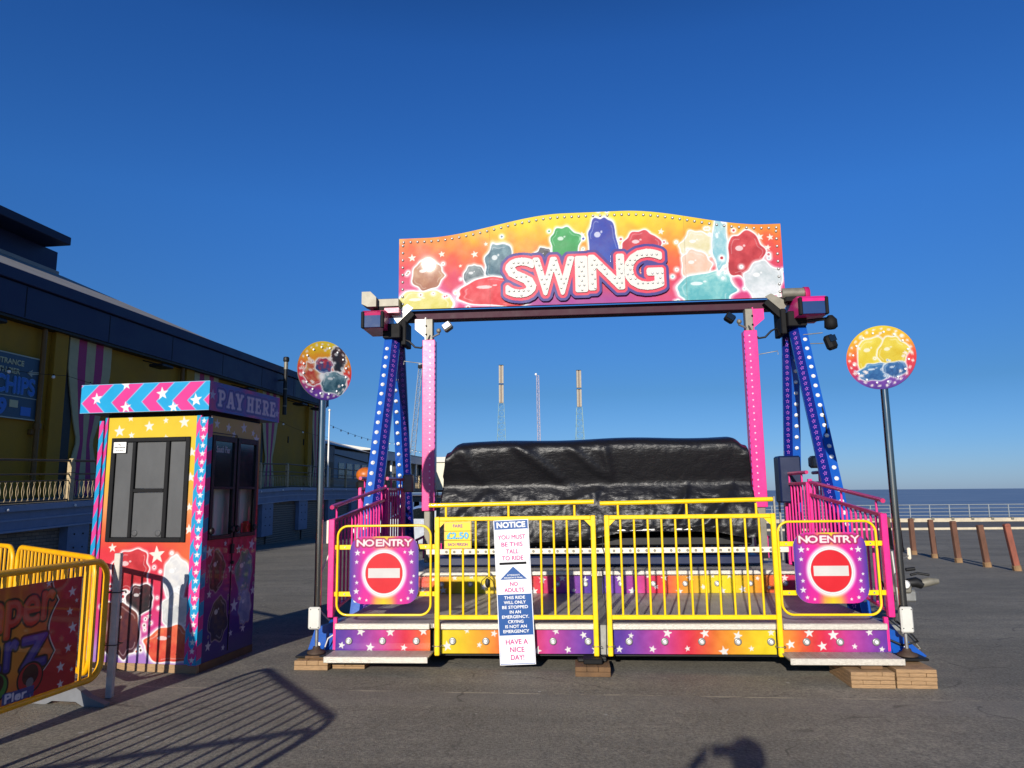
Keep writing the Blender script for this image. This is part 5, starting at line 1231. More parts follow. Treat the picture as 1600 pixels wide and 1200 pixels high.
# slab letters drawn as strokes
def seg(a, b, w_):
    a = np.array(a, float); b = np.array(b, float); d = b - a; L = np.hypot(*d); n = np.array([-d[1], d[0]]) / L * w_ / 2
    return (np.array([a + n, a - n, b - n, b + n]), [(0, 1, 2), (0, 2, 3)])
def rect(x0, x1, z0, z1): return (np.array([(x0, z0), (x1, z0), (x1, z1), (x0, z1)], float), [(0, 1, 2), (0, 2, 3)])
def arc(cx, cz, rx, rz, a0, a1, w_, n=12):
    o = []
    for k in range(n):
        t0 = radians(a0 + (a1 - a0) * k / n); t1 = radians(a0 + (a1 - a0) * (k + 1.1) / n); o.append(seg((cx + rx * cos(t0), cz + rz * sin(t0)), (cx + rx * cos(t1), cz + rz * sin(t1)), w_))
    return o
def slab(ch, x, z, w_, h):
    s = .30 * w_; q = .16 * h; R = []; X_ = lambda a: x + a * w_; Z_ = lambda b: z + b * h
    if ch in 'PR':
        R += [rect(X_(.14), X_(.44), Z_(0), Z_(1)), rect(X_(0), X_(.60), Z_(.85), Z_(1)), rect(X_(0), X_(.56), Z_(0), Z_(.14)), rect(X_(.4), X_(.62), Z_(.40), Z_(.54))]
        R += arc(X_(.60), Z_(.70), .24 * w_, .22 * h, -90, 90, .17 * h)
        if ch == 'R': R += [seg((X_(.55), Z_(.45)), (X_(.85), Z_(.06)), .26 * w_), rect(X_(.72), X_(1.04), Z_(0), Z_(.13))]
    if ch == 'A': R += [seg((X_(.46), Z_(1)), (X_(.16), Z_(0)), .22 * w_), seg((X_(.50), Z_(1)), (X_(.84), Z_(0)), .28 * w_), rect(X_(.25), X_(.75), Z_(.26), Z_(.40)), rect(X_(-.04), X_(.38), Z_(0), Z_(.13)), rect(X_(.60), X_(1.06), Z_(0), Z_(.13)), rect(X_(.34), X_(.62), Z_(.88), Z_(1))]
    if ch == 'Y': R += [seg((X_(.14), Z_(1)), (X_(.50), Z_(.42)), .28 * w_), seg((X_(.86), Z_(1)), (X_(.50), Z_(.42)), .24 * w_), rect(X_(.35), X_(.65), Z_(0), Z_(.5)), rect(X_(.22), X_(.78), Z_(0), Z_(.13)), rect(X_(-.05), X_(.40), Z_(.87), Z_(1)), rect(X_(.62), X_(1.05), Z_(.87), Z_(1))]
    if ch == 'H': R += [rect(X_(.10), X_(.38), Z_(0), Z_(1)), rect(X_(.62), X_(.90), Z_(0), Z_(1)), rect(X_(.3), X_(.7), Z_(.43), Z_(.58))] + [rect(X_(a), X_(a + .46), Z_(b), Z_(b + .13)) for a in (0, .54) for b in (0, .87)]
    if ch == 'E': R += [rect(X_(.12), X_(.42), Z_(0), Z_(1)), rect(X_(0), X_(.90), Z_(.86), Z_(1)), rect(X_(0), X_(.94), Z_(0), Z_(.14)), rect(X_(.4), X_(.68), Z_(.43), Z_(.57)), rect(X_(.76), X_(.92), Z_(.70), Z_(.9)), rect(X_(.78), X_(.96), Z_(.1), Z_(.32)), rect(X_(.62), X_(.72), Z_(.36), Z_(.64))]
    return R
Y, Z = grid_XZ(cy0, cy1, cz0, cz1, 420, 100)
img = ramp(np.clip((np.abs(((Y + .35 * (Z - 2.4)) / .7 + .1) % 1.0 - .5) * 2), 0, 1) , [(0, '#3f66c8'), (.4, '#3a5cc0'), (.7, '#8a3cae'), (1, '#d04494')])
T_l = []; lay = [('P', -.01, .135), ('A', .14, .145), ('Y', .295, .145), ('H', .50, .145), ('E', .66, .13), ('R', .805, .145), ('E', .965, .13)]
for ch, y_, w_ in lay: T_l += slab(ch, y_ + .03, 2.375, w_ * .93, .155)
Mk = raster(T_l, cy0, cz0, cy1, cz1, 420, 100)
img = over(img, soft(dilate(Mk, 11)), '#7a52c0'); img = over(img, soft(dilate(Mk, 9)), '#3a3a9c'); img = over(img, soft(dilate(Mk, 3)), '#6a70c8'); img = over(img, soft(Mk), '#e4d6ee')
for sx, sz in ((-.07, 2.47), (1.15, 2.42)): img = over(img, star_a(Y, Z, sx, sz, .055, 0, .004), '#b4bce8')
printed('canopy_side', Y, Z, img, PYZ(cx1), parent=booth, thick=.003, backmat=BLKM)

# ------------------------------------------------------------------ crowd barriers
def barrier(M, L, lab, board=None, grp='yellow crowd barriers on the asphalt', nb=None, H_=1.05, feet=((.10, 0), (-.10, 0))):
    t = empty('crowd_barrier', M, lab, 'barrier', grp)
    pts = rrect(0, L, .17, H_, .13, 6); MB().tube([(a, 0, b) for a, b in pts], .024, YELB, 10, True).build('frame', t)
    n = nb or int(L / .11)
    bars = MB().box((-.011, -.009, .19), (.011, .009, H_ - .02), YELB, .003).mesh('bar')
    for k in range(n):
        x = L * (k + 1) / (n + 1); zt = 0
        if x < .08 or x > L - .08: continue
        ico_at(bars, 'bar', t, (x, 0, 0))
    for x, yo in feet: ico_at(_foot(), 'foot', t, (x if x > 0 else L + x, yo, 0))
    if board: board(t)
    return t
_fc = []
def _foot():
    if not _fc:
        mb = MB(); mb.prism([(-.34, 0), (-.34, .02), (-.20, .07), (-.03, .17), (.03, .17), (.20, .07), (.34, .02), (.34, 0), (.16, 0), (.10, .03), (-.10, .03), (-.16, 0)], -.03, .03, mat('grey_plastic_foot', '#6a6c70', .6, 0, .15, 10), 'yz'); _fc.append(mb.mesh('foot'))
    return _fc[0]
def bumper_board(t):
    x0, x1, z0, z1 = .30, 1.72, .20, .96; nx, nz = 430, 230
    U, Z = grid_XZ(0, x1 - x0, z0, z1, nx, nz); W_ = x1 - x0
    n = fbm(U, Z, 12, 1.2)
    img = ramp(np.clip(np.hypot((U - .55) / .9, (Z - .55) / .6), 0, 1), [(0, '#f0b030'), (.45, '#ee9430'), (.8, '#d8502a'), (1, '#c02a24')])
    cl = (U - 1.20) + .05 * np.abs(np.sin((Z - .12) * 9.0)) * 1.5 + .14 * smooth(-Z, -.42, -.2)
    img = over(img, smooth(cl, -.016, -.012), '#141014'); img = over(img, smooth(cl, .0, .004), '#ece8e0'); img = over(img, smooth(cl, .010, .013), '#c8202c')
    for (sx, sz, sr) in [(1.33, .86, .042), (1.32, .72, .034), (1.36, .60, .046), (1.33, .46, .036), (1.27, .34, .042), (1.28, .22, .034), (1.38, .79, .02), (1.10, .945, .03), (1.38, .30, .02)]: img = over(img, star_a(U, Z, sx, sz, sr, .1, .004), '#f0ecec')
    def word(items, c1, c2, img, r0):
        Mk = raster(glyphs(items), 0, z0, W_, z1, nx, nz); img = over(img, soft(dilate(Mk, r0 + 4)), '#120e14'); a = soft(dilate(Mk, r0)); t_ = np.clip((Z - .5) / .3 + .3, 0, 1)[..., None]
        img = img * (1 - a[..., None]) + (rgb(c1) * (1 - t_) + rgb(c2) * t_) * a[..., None]; hl = raster([(v + [-.003, .010], f) for v, f in glyphs(items)], 0, z0, W_, z1, nx, nz) & dilate(Mk, 1.5)
        return over(img, soft(hl) * .22, '#f8d8d0')
    img = word([('C', .40, .58, .42, .66), ('a', .60, .74, .42, .60), ('r', .78, .87, .42, .60), ('z', .91, 1.12, .40, .60)], '#2a2a8c', '#4444b4', img, 4)
    img = word([('B', .22, .37, .68, .92), ('u', .40, .51, .68, .85), ('m', .54, .73, .68, .86), ('p', .76, .88, .63, .86), ('e', .90, 1.03, .69, .87), ('r', 1.06, 1.16, .71, .89)], '#c81e20', '#e84030', img, 4)
    # two round bumper cars
    for (cx, cz, r_, c_) in ((1.0, .33, .11, '#c2242c'), (.72, .33, .10, '#3a8c3a')):
        d = np.hypot(U - cx, (Z - cz) * 1.05); img = over(img, 1 - smooth(d, r_, r_ + .006), '#161014'); img = over(img, 1 - smooth(d, r_ - .012, r_ - .008), c_); img = over(img, 1 - smooth(np.hypot(U - cx, Z - cz - .02), r_ * .62, r_ * .64), '#3a1418')
        img = over(img, 1 - smooth(np.hypot(U - cx, Z - cz + .03), r_ * .28, r_ * .30), '#7a7a80')
    Mk = raster(word_boxes('South Pier', .50, .98, .212, .268), 0, z0, W_, z1, nx, nz)
    img = over(img, ((U > .78) & (U < 1.04) & (Z > .204) & (Z < .275)) * .8, '#2a52a8'); img = over(img, soft(dilate(Mk, 3.5)), '#1c3c8c'); img = over(img, soft(dilate(Mk, 1.5)), '#f0ecf4')
    # camera side of the barrier: x runs from the far end towards the viewer, so mirror
    P = lambda a, b, o=0: (x1 - a, .030 + o, b)
    printed('advert_board', U, Z, img, P, parent=t, thick=.006, backmat=mat('board_back', '#c9c6c0', .5))
# A: towards the viewer from the joint near the booth ; local x runs from joint to viewer
def seg_matrix(p, q, z): d = (q[0] - p[0], q[1] - p[1]); return T(p[0], p[1], z, math.atan2(d[1], d[0]))
J = (-3.22, 5.98)
barrier(seg_matrix(J, (J[0] - .34, J[1] - 2.02), gz(*J)), 2.05, 'yellow barrier with a red printed advert board, running out of the left of the photo', bumper_board, feet=((.16, -.14), (-.3, 0)))
K2 = (J[0] - .10, J[1] + .02); K3 = (-4.90, 7.45)
barrier(seg_matrix(K2, K3, gz(*K2)), 2.15, 'sunlit yellow barrier behind the advert barrier, angled away to the left', nb=18, H_=1.06, feet=((.5, .2), (-.10, 0)))
barrier(seg_matrix((-4.97, 7.48), (-6.6, 8.7), gz(*K3)), 2.03, 'farthest yellow barrier at the left edge behind the others', nb=18)
mb = MB(); mb.box((-.024, -.024, 0), (.024, .024, 1.10), mat('white_wood_post', '#c4bcb0', .6, 0, .3, 8), .004)
for z in (.40, .80): mb.tube([(-.06, -.05, z), (.05, -.05, z), (.05, .05, z), (-.06, .05, z)], .004, BLACK, 6, True)
mb.build('white_post', M=T(J[0] + .06, J[1] + .05, gz(*J)), label='weathered white post tied to the corner where the yellow barriers meet', cat='post')
# the barriers just outside the picture whose shadows lie on the asphalt
barrier(seg_matrix((-2.18, 2.15), (-3.20, 3.75), .02), 1.92, 'yellow barrier outside the left edge casting its barred shadow on the asphalt', nb=12, H_=1.08)
barrier(seg_matrix((-2.22, 2.05), (-3.9, 1.2), .02), 1.9, 'second yellow barrier outside the frame, joined to the one casting the shadow', nb=12, H_=1.06)

# ------------------------------------------------------------------ promenade deck, its wall and balustrade (left)
DM = T(-10.2, 14.8, 0, radians(90 - 4.6))
def dz(s): return 1.42 + .03 * max(-9, min(15, s))
def gd(s): p = DM @ Vector((s, 0, 0)); return gz(p.x, p.y)
SLATE = mat('slate_blue_render', '#6d7c98', .7, 0, .22, 2.5, .15, 18)
SLATE2 = mat('slate_blue_trim', '#7f8dA8'.lower(), .6, 0, .18, 3)
def brick_mat(name, c1, c2, mortar, bw=.23, rh=.075):
    m = bpy.data.materials.new(name); m.use_nodes = True; n = m.node_tree.nodes; l = m.node_tree.links; b = n['Principled BSDF']
    tc = n.new('ShaderNodeTexCoord'); mp = n.new('ShaderNodeMapping'); mp.inputs['Rotation'].default_value = (radians(90), 0, 0); l.new(tc.outputs['Object'], mp.inputs[0])
    br = n.new('ShaderNodeTexBrick'); br.inputs['Scale'].default_value = 1; br.inputs['Brick Width'].default_value = bw; br.inputs['Row Height'].default_value = rh; br.inputs['Mortar Size'].default_value = .006
    br.inputs['Color1'].default_value = hx(c1); br.inputs['Color2'].default_value = hx(c2); br.inputs['Mortar'].default_value = hx(mortar); l.new(mp.outputs[0], br.inputs['Vector'])
    l.new(br.outputs[0], b.inputs['Base Color']); b.inputs['Roughness'].default_value = .85
    bp = n.new('ShaderNodeBump'); bp.invert = True; bp.inputs['Strength'].default_value = .6; bp.inputs['Distance'].default_value = .01; l.new(br.outputs['Fac'], bp.inputs['Height']); l.new(bp.outputs[0], b.inputs['Normal'])
    return m
BRICK = brick_mat('grey_brown_brick', '#6e6258', '#847668', '#4a4440')
DECKM = mat('promenade_deck', '#7c7468', .85, 0, .2, 2)
mb = MB(); st = [-9, -4, 2, 8, 15, 30, 62]
vs = []; 
for s in st: vs += [(s, -.02, dz(s)), (s, 9.5, dz(s)), (s, -.02, dz(s) - .25), (s, 9.5, dz(s) - .25)]
fs = []
for k in range(len(st) - 1):
    a = 4 * k; b = a + 4; fs += [(a, b, b + 1, a + 1), (a, a + 2, b + 2, b), (a + 1, b + 1, b + 3, a + 3), (a + 2, a + 3, b + 3, b + 2)]
mb.add(vs, fs, DECKM); o = mb.build('promenade_deck', M=DM, kind='structure')
wall = empty('promenade_wall', DM, 'slate blue and brick wall with roller shutters under the balustrade', 'wall')
def slope_box(mb, s0, s1, y0, y1, t0, t1, mt, n=1, ground=False):
    """box following the deck: t0,t1 offsets below the deck top"""
    for k in range(n):
        a = s0 + (s1 - s0) * k / n; b = s0 + (s1 - s0) * (k + 1) / n
        za, zb = dz(a), dz(b); la = gd(a) - .1 if ground else za + t0; lb = gd(b) - .1 if ground else zb + t0
        vs = [(a, y0, la), (b, y0, lb), (b, y1, lb), (a, y1, la), (a, y0, za + t1), (b, y0, zb + t1), (b, y1, zb + t1), (a, y1, za + t1)]
        mb.add(vs, [(0, 3, 2, 1), (4, 5, 6, 7), (0, 1, 5, 4), (1, 2, 6, 5), (2, 3, 7, 6), (3, 0, 4, 7)], mt)
mb = MB(); slope_box(mb, -9, 27, -.16, .10, -.14, -.02, SLATE2, 12); mb.build('coping', wall)
mb = MB(); slope_box(mb, -9, 27, -.08, .12, -.55, -.143, SLATE, 12); mb.build('fascia_band', wall)
mb = MB(); slope_box(mb, -9, 27, -.10, -.081, -.34, -.30, SLATE2, 12); slope_box(mb, -9, 27, -.11, -.082, -.56, -.52, SLATE2, 12); mb.build('moulding', wall)
mb = MB(); slope_box(mb, -9, 27, .14, .34, 0, -.5, BRICK, 12, True); mb.build('brick_wall', wall)
SHUTM = mat('brown_grey_roller', '#6a6058', .6, .2, .2, 4)
pil = [2.0, 8.7, 12.45, 16.1, 19.8, 23.4, 26.5]
for s in [-5.0] + pil:
    mb = MB(); w_ = .73 if s < 5 else 1.0
    slope_box(mb, s, s + w_, -.06, .139, -1.75 if s > 5 else 0, -.5, SLATE, 1, s < 5)
    if s > 5: pass
    for a in (.22, .52):
        for b in (.75, 1.05, 1.35): mb.ball((s + a * w_ / .73, -.062, dz(s) - b), .022, BLACK, 6)
    mb.build('pilaster', wall)
for a, b in zip(pil[1:-1], pil[2:]):
    mb = MB(); g0 = gd(a) - .05; z1 = dz(a) - .62; n = int((z1 - g0) / .085); pr = []
    for k in range(n):
        z = g0 + (z1 - g0) * k / n; h = (z1 - g0) / n
        mb.box((a + .75, .08, z), (b + .25, .125, z + h * .82), SHUTM, .012); mb.box((a + .75, .10, z + h * .82), (b + .25, .135, z + h), BLACK)
    mb.build('roller_shutter', wall)
mb = MB(); mb.box((26.5, -.2, -1.4), (27.0, 8, 1.6), SLATE); mb.build('end_wall', wall)
for k in range(14): MB().ball((-4 + k * 2.0, -.19, dz(-4 + 2.0 * k) - .10), .03, mat('bulb_white', '#f4f2ea', .2), 8).build('bulb', wall)
# balustrade
BRZ = mat('aged_bronze_paint', '#5c4a34', .55, .2, .25, 10); BPOST = mat('aged_cream_post', '#b09c78', .7, 0, .3, 9)
bal = empty('balustrade', DM, 'balustrade of wavy bars and stout posts along the raised promenade', 'balustrade')
posts = [-8.2 + 2.56 * k for k in range(22)]
for hgt, r_ in ((.90, .026), (.60, .018), (.46, .012), (.03, .02)):
    MB().tube([(s, 0, dz(s) + hgt) for s in (-8.5, -4, 2, 8, 15, 30, 46)], r_, BRZ, 6).build('rail', bal)
pmh = MB(); pmh.box((-.07, -.05, 0), (.07, .05, .50), BPOST, .01); pmh.prism([(-.07, .50), (.07, .50), (.07, .82), (-.02, .95), (-.07, .90)], -.05, .05, BPOST); pmh.box((-.07, -.051, .62), (.07, .051, .64), BRZ); pmh = pmh.mesh('post')
infl = MB()
for k in range(15):
    x = .17 + k * .16; sg_ = 1 if k % 2 else -1
    for q in (1, -1): infl.tube([(x + q * .07 * sin(pi * t) * 1 - q * .035, 0, .03 + .43 * t) for t in [0, .17, .33, .5, .67, .83, 1]], .0075, BPOST, 5, cap=False)
infl = infl.mesh('wavy_infill')
for s in posts:
    p = ico_at(pmh, 'post', bal, (s, 0, dz(s)))
    f = ico_at(infl, 'wavy_infill', bal, (s, 0, dz(s))); f.rotation_euler = (0, -math.atan2(dz(s + 2.5) - dz(s), 2.5), 0)

# ------------------------------------------------------------------ mustard arcade building
AM = T(-12.5, 18.2, 0, radians(82))
MUST = mat('mustard_render', '#a07818', .8, 0, .18, 1.2, .1, 10)
NAVYF = mat('navy_fascia_boards', '#071242', .55, 0, .12, 1.5)
ROOFG = mat('grey_felt_roof', '#9a9690', .8, 0, .15, 1.5, .1, 12)
bd = empty('arcade_building', AM, 'mustard yellow arcade with deep navy fascia and pink striped painted drapes', 'building')
END = 19.5
mb = MB(); mb.box((-12, 0, .9), (END, 12, 6.6), MUST); mb.build('wall', bd)
mb = MB(); mb.box((-12, -.35, 6.0), (END + .1, .0, 6.82), NAVYF)
mb.box((-12, -.43, 6.84), (END + .15, .1, 7.15), NAVYF, .02); mb.box((-12, -.30, 5.93), (END, .0, 5.999), BLACK)
for s in (-3.5, -.2, 2.9, 6.0, 9.2, 12.3, 15.4, 18.2): mb.box((s, -.353, 6.02), (s + .03, -.3505, 6.80), BLKM)
mb.build('fascia', bd)
mb = MB(); mb.box((END - 3.9, -.352, 6.03), (END - 3.4, -.3505, 6.79), mat('dark_navy_panel', '#070d22', .5)); mb.build('fascia_panel', bd)
# roof with hip, monitor on top
v = [(-12, -.40, 7.155), (8.3, -.40, 7.155), (6.1, 4, 9.15), (-12, 4, 9.15), (-12, 9, 7.16), (8.3, 9, 7.16)]
mb = MB(); mb.add(v, [(0, 1, 2, 3), (3, 2, 5, 4), (1, 5, 2)], ROOFG); mb.box((8.3, .1, 6.6), (END, 11.9, 7.0), ROOFG); mb.build('roof', bd)
W4 = (-12.5 - 4.05 * cos(radians(8)), 18.2 + 4.05 * sin(radians(8))); inv = AM.inverted()
c1 = inv @ on_plane(88, 421, W4, 8); c2 = inv @ on_plane(89, 392, W4, 8)
W3 = (-12.5 - 3.1 * cos(radians(8)), 18.2 + 3.1 * sin(radians(8))); e1 = inv @ on_plane(111, 384, W3, 8); e0 = inv @ on_plane(111, 377, W3, 8)
mt = MB(); mt.box((-14, 4.05, 8.6), (c1.x, 8, e1.z + .0), NAVYF); mt.box((-14, 3.1, e1.z), (e1.x, 9, e1.z + .28), mat('navy_eave', '#0a1638', .6), .02)
mt.box((-14, 3.85, 9.0), (c1.x - .1, 4.04, 9.2), ROOFG); mt.build('roof_monitor', bd)
# pilasters, pipes, drapes
drapes = [(1.75, 3.45), (7.85, 9.45), (13.0, 14.6), (18.25, 19.45), (-4.2, -2.6)]
CR = mat('cream_drape_board', '#b4ac84', .7, 0, .12, 3); PK = mat('pink_drape_board', '#a8346c', .7, 0, .12, 3)
for (a, b) in drapes:
    mb = MB(); mb.box((a - .62, -.16, 1.2), (a - .15, -.001, 6.0), MUST, .01); mb.build('pilaster', bd)
    mb = MB(); mb.box((a - .15, -.03, 1.2), (a + .3, -.002, 6.0), BLACK); mb.build('dark_recess', bd)
    zs = np.linspace(1.3, 6.02, 26); w_ = (b - a) / 2; c = (a + b) / 2 
    hwz = np.where(zs > 3.1, .34 + .66 * np.clip((zs - 3.1) / 2.0, 0, 1) ** .75, .34 + .56 * np.clip((3.1 - zs) / 1.8, 0, 1) ** .8) * w_
    cuts = [-1, -.60, -.22, .2, .58, 1]; vs = []; mb = MB()
    for z, hw in zip(zs, hwz):
        for q in cuts: vs.append((c + q * hw, -.075, z))
        for q in cuts: vs.append((c + q * hw, -.04, z))
    for k in range(5):
        fs = [(12 * j + k, 12 * j + k + 1, 12 * j + 12 + k + 1, 12 * j + 12 + k) for j in range(25)]; mb.add(vs, fs, PK if k % 2 else CR)
    mb.add(vs, [(12 * j, 12 * j + 12, 12 * j + 18, 12 * j + 6) for j in range(25)] + [(12 * j + 5, 12 * j + 11, 12 * j + 23, 12 * j + 17) for j in range(25)], CR)
    mb.build('painted_drape', bd)
PIPE = mat('brown_pipe', '#6a4c1c', .6, 0, .2, 5)
for s in (.75, 7.0, 12.2):
    mb = MB(); mb.tube([(s, -.14, 1.5), (s, -.14, 5.95)], .065, PIPE, 10); mb.lathe([(.10, 0), (.10, .14)], (s, -.14, 3.3), PIPE, 10); mb.box((s - .16, -.12, 3.15), (s + .1, -.02, 3.28), PIPE); mb.build('downpipe', bd)
for s in (-1.5, 5.1, 10.6, 15.6, 17.6):
    mb = MB(); mb.tube([(s - .1, -.02, 5.85), (s, -.5, 5.72)], .02, BLACK, 6); mb.box((s - .3, -.85, 5.60), (s + .3, -.35, 5.70), BLACK, .03); mb.build('wall_lamp', bd)
mb = MB(); mb.tube([(13.9, -.65, 5.0), (13.9, -.65, 7.35)], .085, BLACK, 12); mb.lathe([(.12, 0), (.13, .02), (.13, .16), (.10, .20)], (13.9, -.65, 7.35), BLACK, 12)
for z in (5.35, 6.1): mb.lathe([(.092, 0), (.092, .05)], (13.9, -.65, z), GALV, 12)
mb.lathe([(.089, 0), (.089, .32)], (13.9, -.65, 7.0), GALV, 12); mb.box((13.85, -.6, 6.5), (13.95, -.3, 6.55), BLACK); mb.build('flue', bd)
for s in (15.7, 17.4): MB().box((s, -.02, 3.9), (s + .1, -.001, 4.2), BLKM).build('wall_vent', bd)
# fish and chips sign
CM = AM @ Matrix.Translation((-2.03, -.10, 3.50))
sg_o = empty('chips_sign', CM, 'slate blue sign reading ENTRANCE SOUTH PIER and CHIPS on the mustard wall', 'sign')
CB = mat('dusky_teal_board', '#2c4c62', .5, 0, .1, 2); CL = mat('pale_sign_edge', '#a8b0a0', .6); CB2 = mat('bright_blue_letter', '#2a6cc0', .5); CB3 = mat('pale_blue_letter_edge', '#5a9ad0', .5); CY = mat('cream_letter', '#b8b890', .6)
mb = MB(); mb.box((0, 0, 0), (2.9, .06, 1.62), CB, .01); 
for q in ((0.0, 0.0, 2.9, .03), (0.0, 1.59, 2.9, 1.62), (2.87, .03, 2.9, 1.59), (0, .03, .03, 1.59), (.03, .545, 2.87, .565)): mb.box((q[0], -.008, q[1]), (q[2], -.001, q[3]), CL)
mb.build('board', sg_o)
def wtxt(s, x, z, w_, h, mt, off, bold): 
    b = MB(); b.text(s, x, z, w_, h, mt, lambda a, b_, o=0: (a, -off - o, b_), bold=bold); b.build('lettering', sg_o)
wtxt('ENTRANCE', 1.74, 1.34, .96, .13, CY, .010, .006); wtxt('SOUTH PIER', 1.60, 1.12, 1.02, .13, CY, .010, .006)
wtxt('CHIPS', 2.0, .64, 1.24, .40, CB3, .010, .030); wtxt('CHIPS', 2.0, .64, 1.24, .40, CB2, .022, .014)
wtxt('£4.99', 1.22, .10, 1.1, .36, CB2, .010, .028)
MB().box((1.88, -.012, .28), (2.14, -.002, .46), CY).build('price_flash', sg_o); MB().box((2.24, -.012, .10), (2.56, -.002, .32), CB2).build('price_flash', sg_o); mb = MB(); mb.prism([(2.36, 1.20), (2.52, 1.30), (2.50, 1.24), (2.72, 1.27), (2.73, 1.21), (2.51, 1.17), (2.51, 1.11)], -.012, -.002, CL); mb.build('arrow', sg_o)
# festoon lights
def festoon(pts, sag, n, nm, lab, M=None):
    t = empty(nm, Matrix.Identity(4), lab, 'string lights')
    w_ = MB(); al = []
    for a, b in zip(pts[:-1], pts[1:]):
        a = Vector(a); b = Vector(b)
        for k in range(13):
            f = k / 12; p = a.lerp(b, f); p.z -= sag * 4 * f * (1 - f); al.append(p)
    w_.tube(al, .007, BLKM, 5, cap=False); w_.build('wire', t)
    bm = MB().ball((0, 0, -.05), .045, mat('bulb_white', '#f4f2ea', .2), 8).lathe([(.02, -.02), (.02, .03)], (0, 0, 0), BLKM, 6).mesh('bulb')
    for k in range(n):
        i = (k + .5) / n * (len(al) - 1); j = int(i); p = al[j].lerp(al[min(j + 1, len(al) - 1)], i - j); ico_at(bm, 'bulb', t, p)
fa = [tuple(AM @ Vector((x, -.5, z))) for x, z in ((-2.8, 4.7), (1.2, 4.75), (7, 4.7), (13.5, 4.75), (19.3, 4.4))]
festoon(fa, .12, 12, 'festoon_lights', 'string of round white bulbs hung along the mustard building wall')
fb = [tuple(AM @ Vector((19.4, -.5, 5.05))), tuple(AM @ Vector((31, -.4, 4.85))), tuple(AM @ Vector((42, -.4, 4.8)))]
festoon(fb, .2, 22, 'festoon_lights', 'string of small bulbs against the sky, right of the mustard building')

# ------------------------------------------------------------------ pavilion and sheds beyond on the pier
WR = mat('pale_sheet_roof', '#c8c6be', .6, 0, .12, 2); GB = mat('blue_grey_cladding', '#7c8c98', .6, 0, .15, 1.5); PALEF = mat('pale_blue_fascia', '#a8b4c0', .55, 0, .1, 2)
pv = empty('pier_pavilion', AM @ Matrix.Translation((22.6, 1.0, 1.75)), 'dark fronted pier building with a white sloping roof beside the steel pole', 'building')
mb = MB(); mb.box((0, .0, 0), (1.4, 5, 2.5), mat('dark_blue_cladding', '#223048', .5, 0, .15, 2)); mb.box((1.4, .0, 0), (7.2, 5, 2.35), GB); mb.build('wall', pv)
mb = MB(); mb.add([(-.2, -.2, 2.55), (7.4, -.2, 2.40), (7.4, 2.6, 3.25), (-.2, 2.6, 3.45), (-.2, 5.2, 2.5), (7.4, 5.2, 2.4)], [(0, 1, 2, 3), (3, 2, 5, 4), (0, 3, 4), (1, 5, 2)], WR); mb.build('roof', pv)
mb = MB(); mb.box((.15, -.02, .1), (1.2, -.001, 1.6), BLACK); mb.build('doorway', pv)
for x in (2.0, 3.3, 4.6, 5.9): MB().box((x, -.03, .7), (x + .9, -.001, 1.6), mat('dim_window', '#3c4650', .2, 0, .2, 3)).build('window', pv)
MB().beam((1.4, -.05, 2.05), (7.2, -.05, 1.75), .05, .05, BLKM).build('cable_tray', pv)
pv2 = empty('pier_arcade', AM @ Matrix.Translation((31.0, .6, 1.85)), 'long low pier arcade with a pale fascia and white roof far behind the blue legs', 'building')
mb = MB(); mb.box((0, 1.0, 0), (20, 9, 2.6), mat('shaded_shopfront', '#3a4048', .6, 0, .3, 1.2)); mb.build('wall', pv2)
mb = MB(); mb.box((-.1, .0, 1.95), (20.2, .18, 2.55), PALEF, .02); mb.build('fascia', pv2)
mb = MB(); mb.add([(-.2, -.05, 2.58), (20.3, -.05, 2.58), (20.3, 4.5, 3.3), (-.2, 4.5, 3.3), (-.2, 9.1, 2.58), (20.3, 9.1, 2.58)], [(0, 1, 2, 3), (3, 2, 5, 4), (0, 3, 4), (1, 5, 2)], WR); mb.build('roof', pv2)
for k in range(9): MB().box((.6 + k * 2.15, .05, 0), (.72 + k * 2.15, .17, 1.95), WHITE).build('column', pv2)
for k in range(8): MB().box((1.0 + k * 2.15, .96, .5), (2.4 + k * 2.15, .999, 1.7), mat('shop_glass', '#7c8890', .15, 0, .4, 1.5)).build('shop_window', pv2)
sh = empty('white_shed', AM @ Matrix.Translation((44.5, -2.5, 1.2)), 'small white shed on the pier seen right of the left pink arm', 'shed')
mb = MB(); mb.box((0, 0, .6), (4.5, 3, 2.9), mat('off_white_boards', '#d2cdb8', .6, 0, .1, 3)); mb.build('wall', sh)
mb = MB(); mb.box((-.2, -.2, 2.9), (4.7, 3.2, 3.35), WR, .03); mb.build('roof', sh)
mb = MB(); mb.box((1.0, -.03, 1.3), (3.4, -.001, 2.2), BLKM); mb.build('window', sh)
# pier deck beyond the sea wall
mb = MB(); mb.box((-16, 52.6, .95), (14, 120, 1.25), DECKM); 
for x in range(-15, 15, 4):
    for y in range(54, 120, 8): mb.box((x - .15, y - .15, -6), (x + .15, y + .15, .95), BLKM)
mb.build('pier', kind='structure')
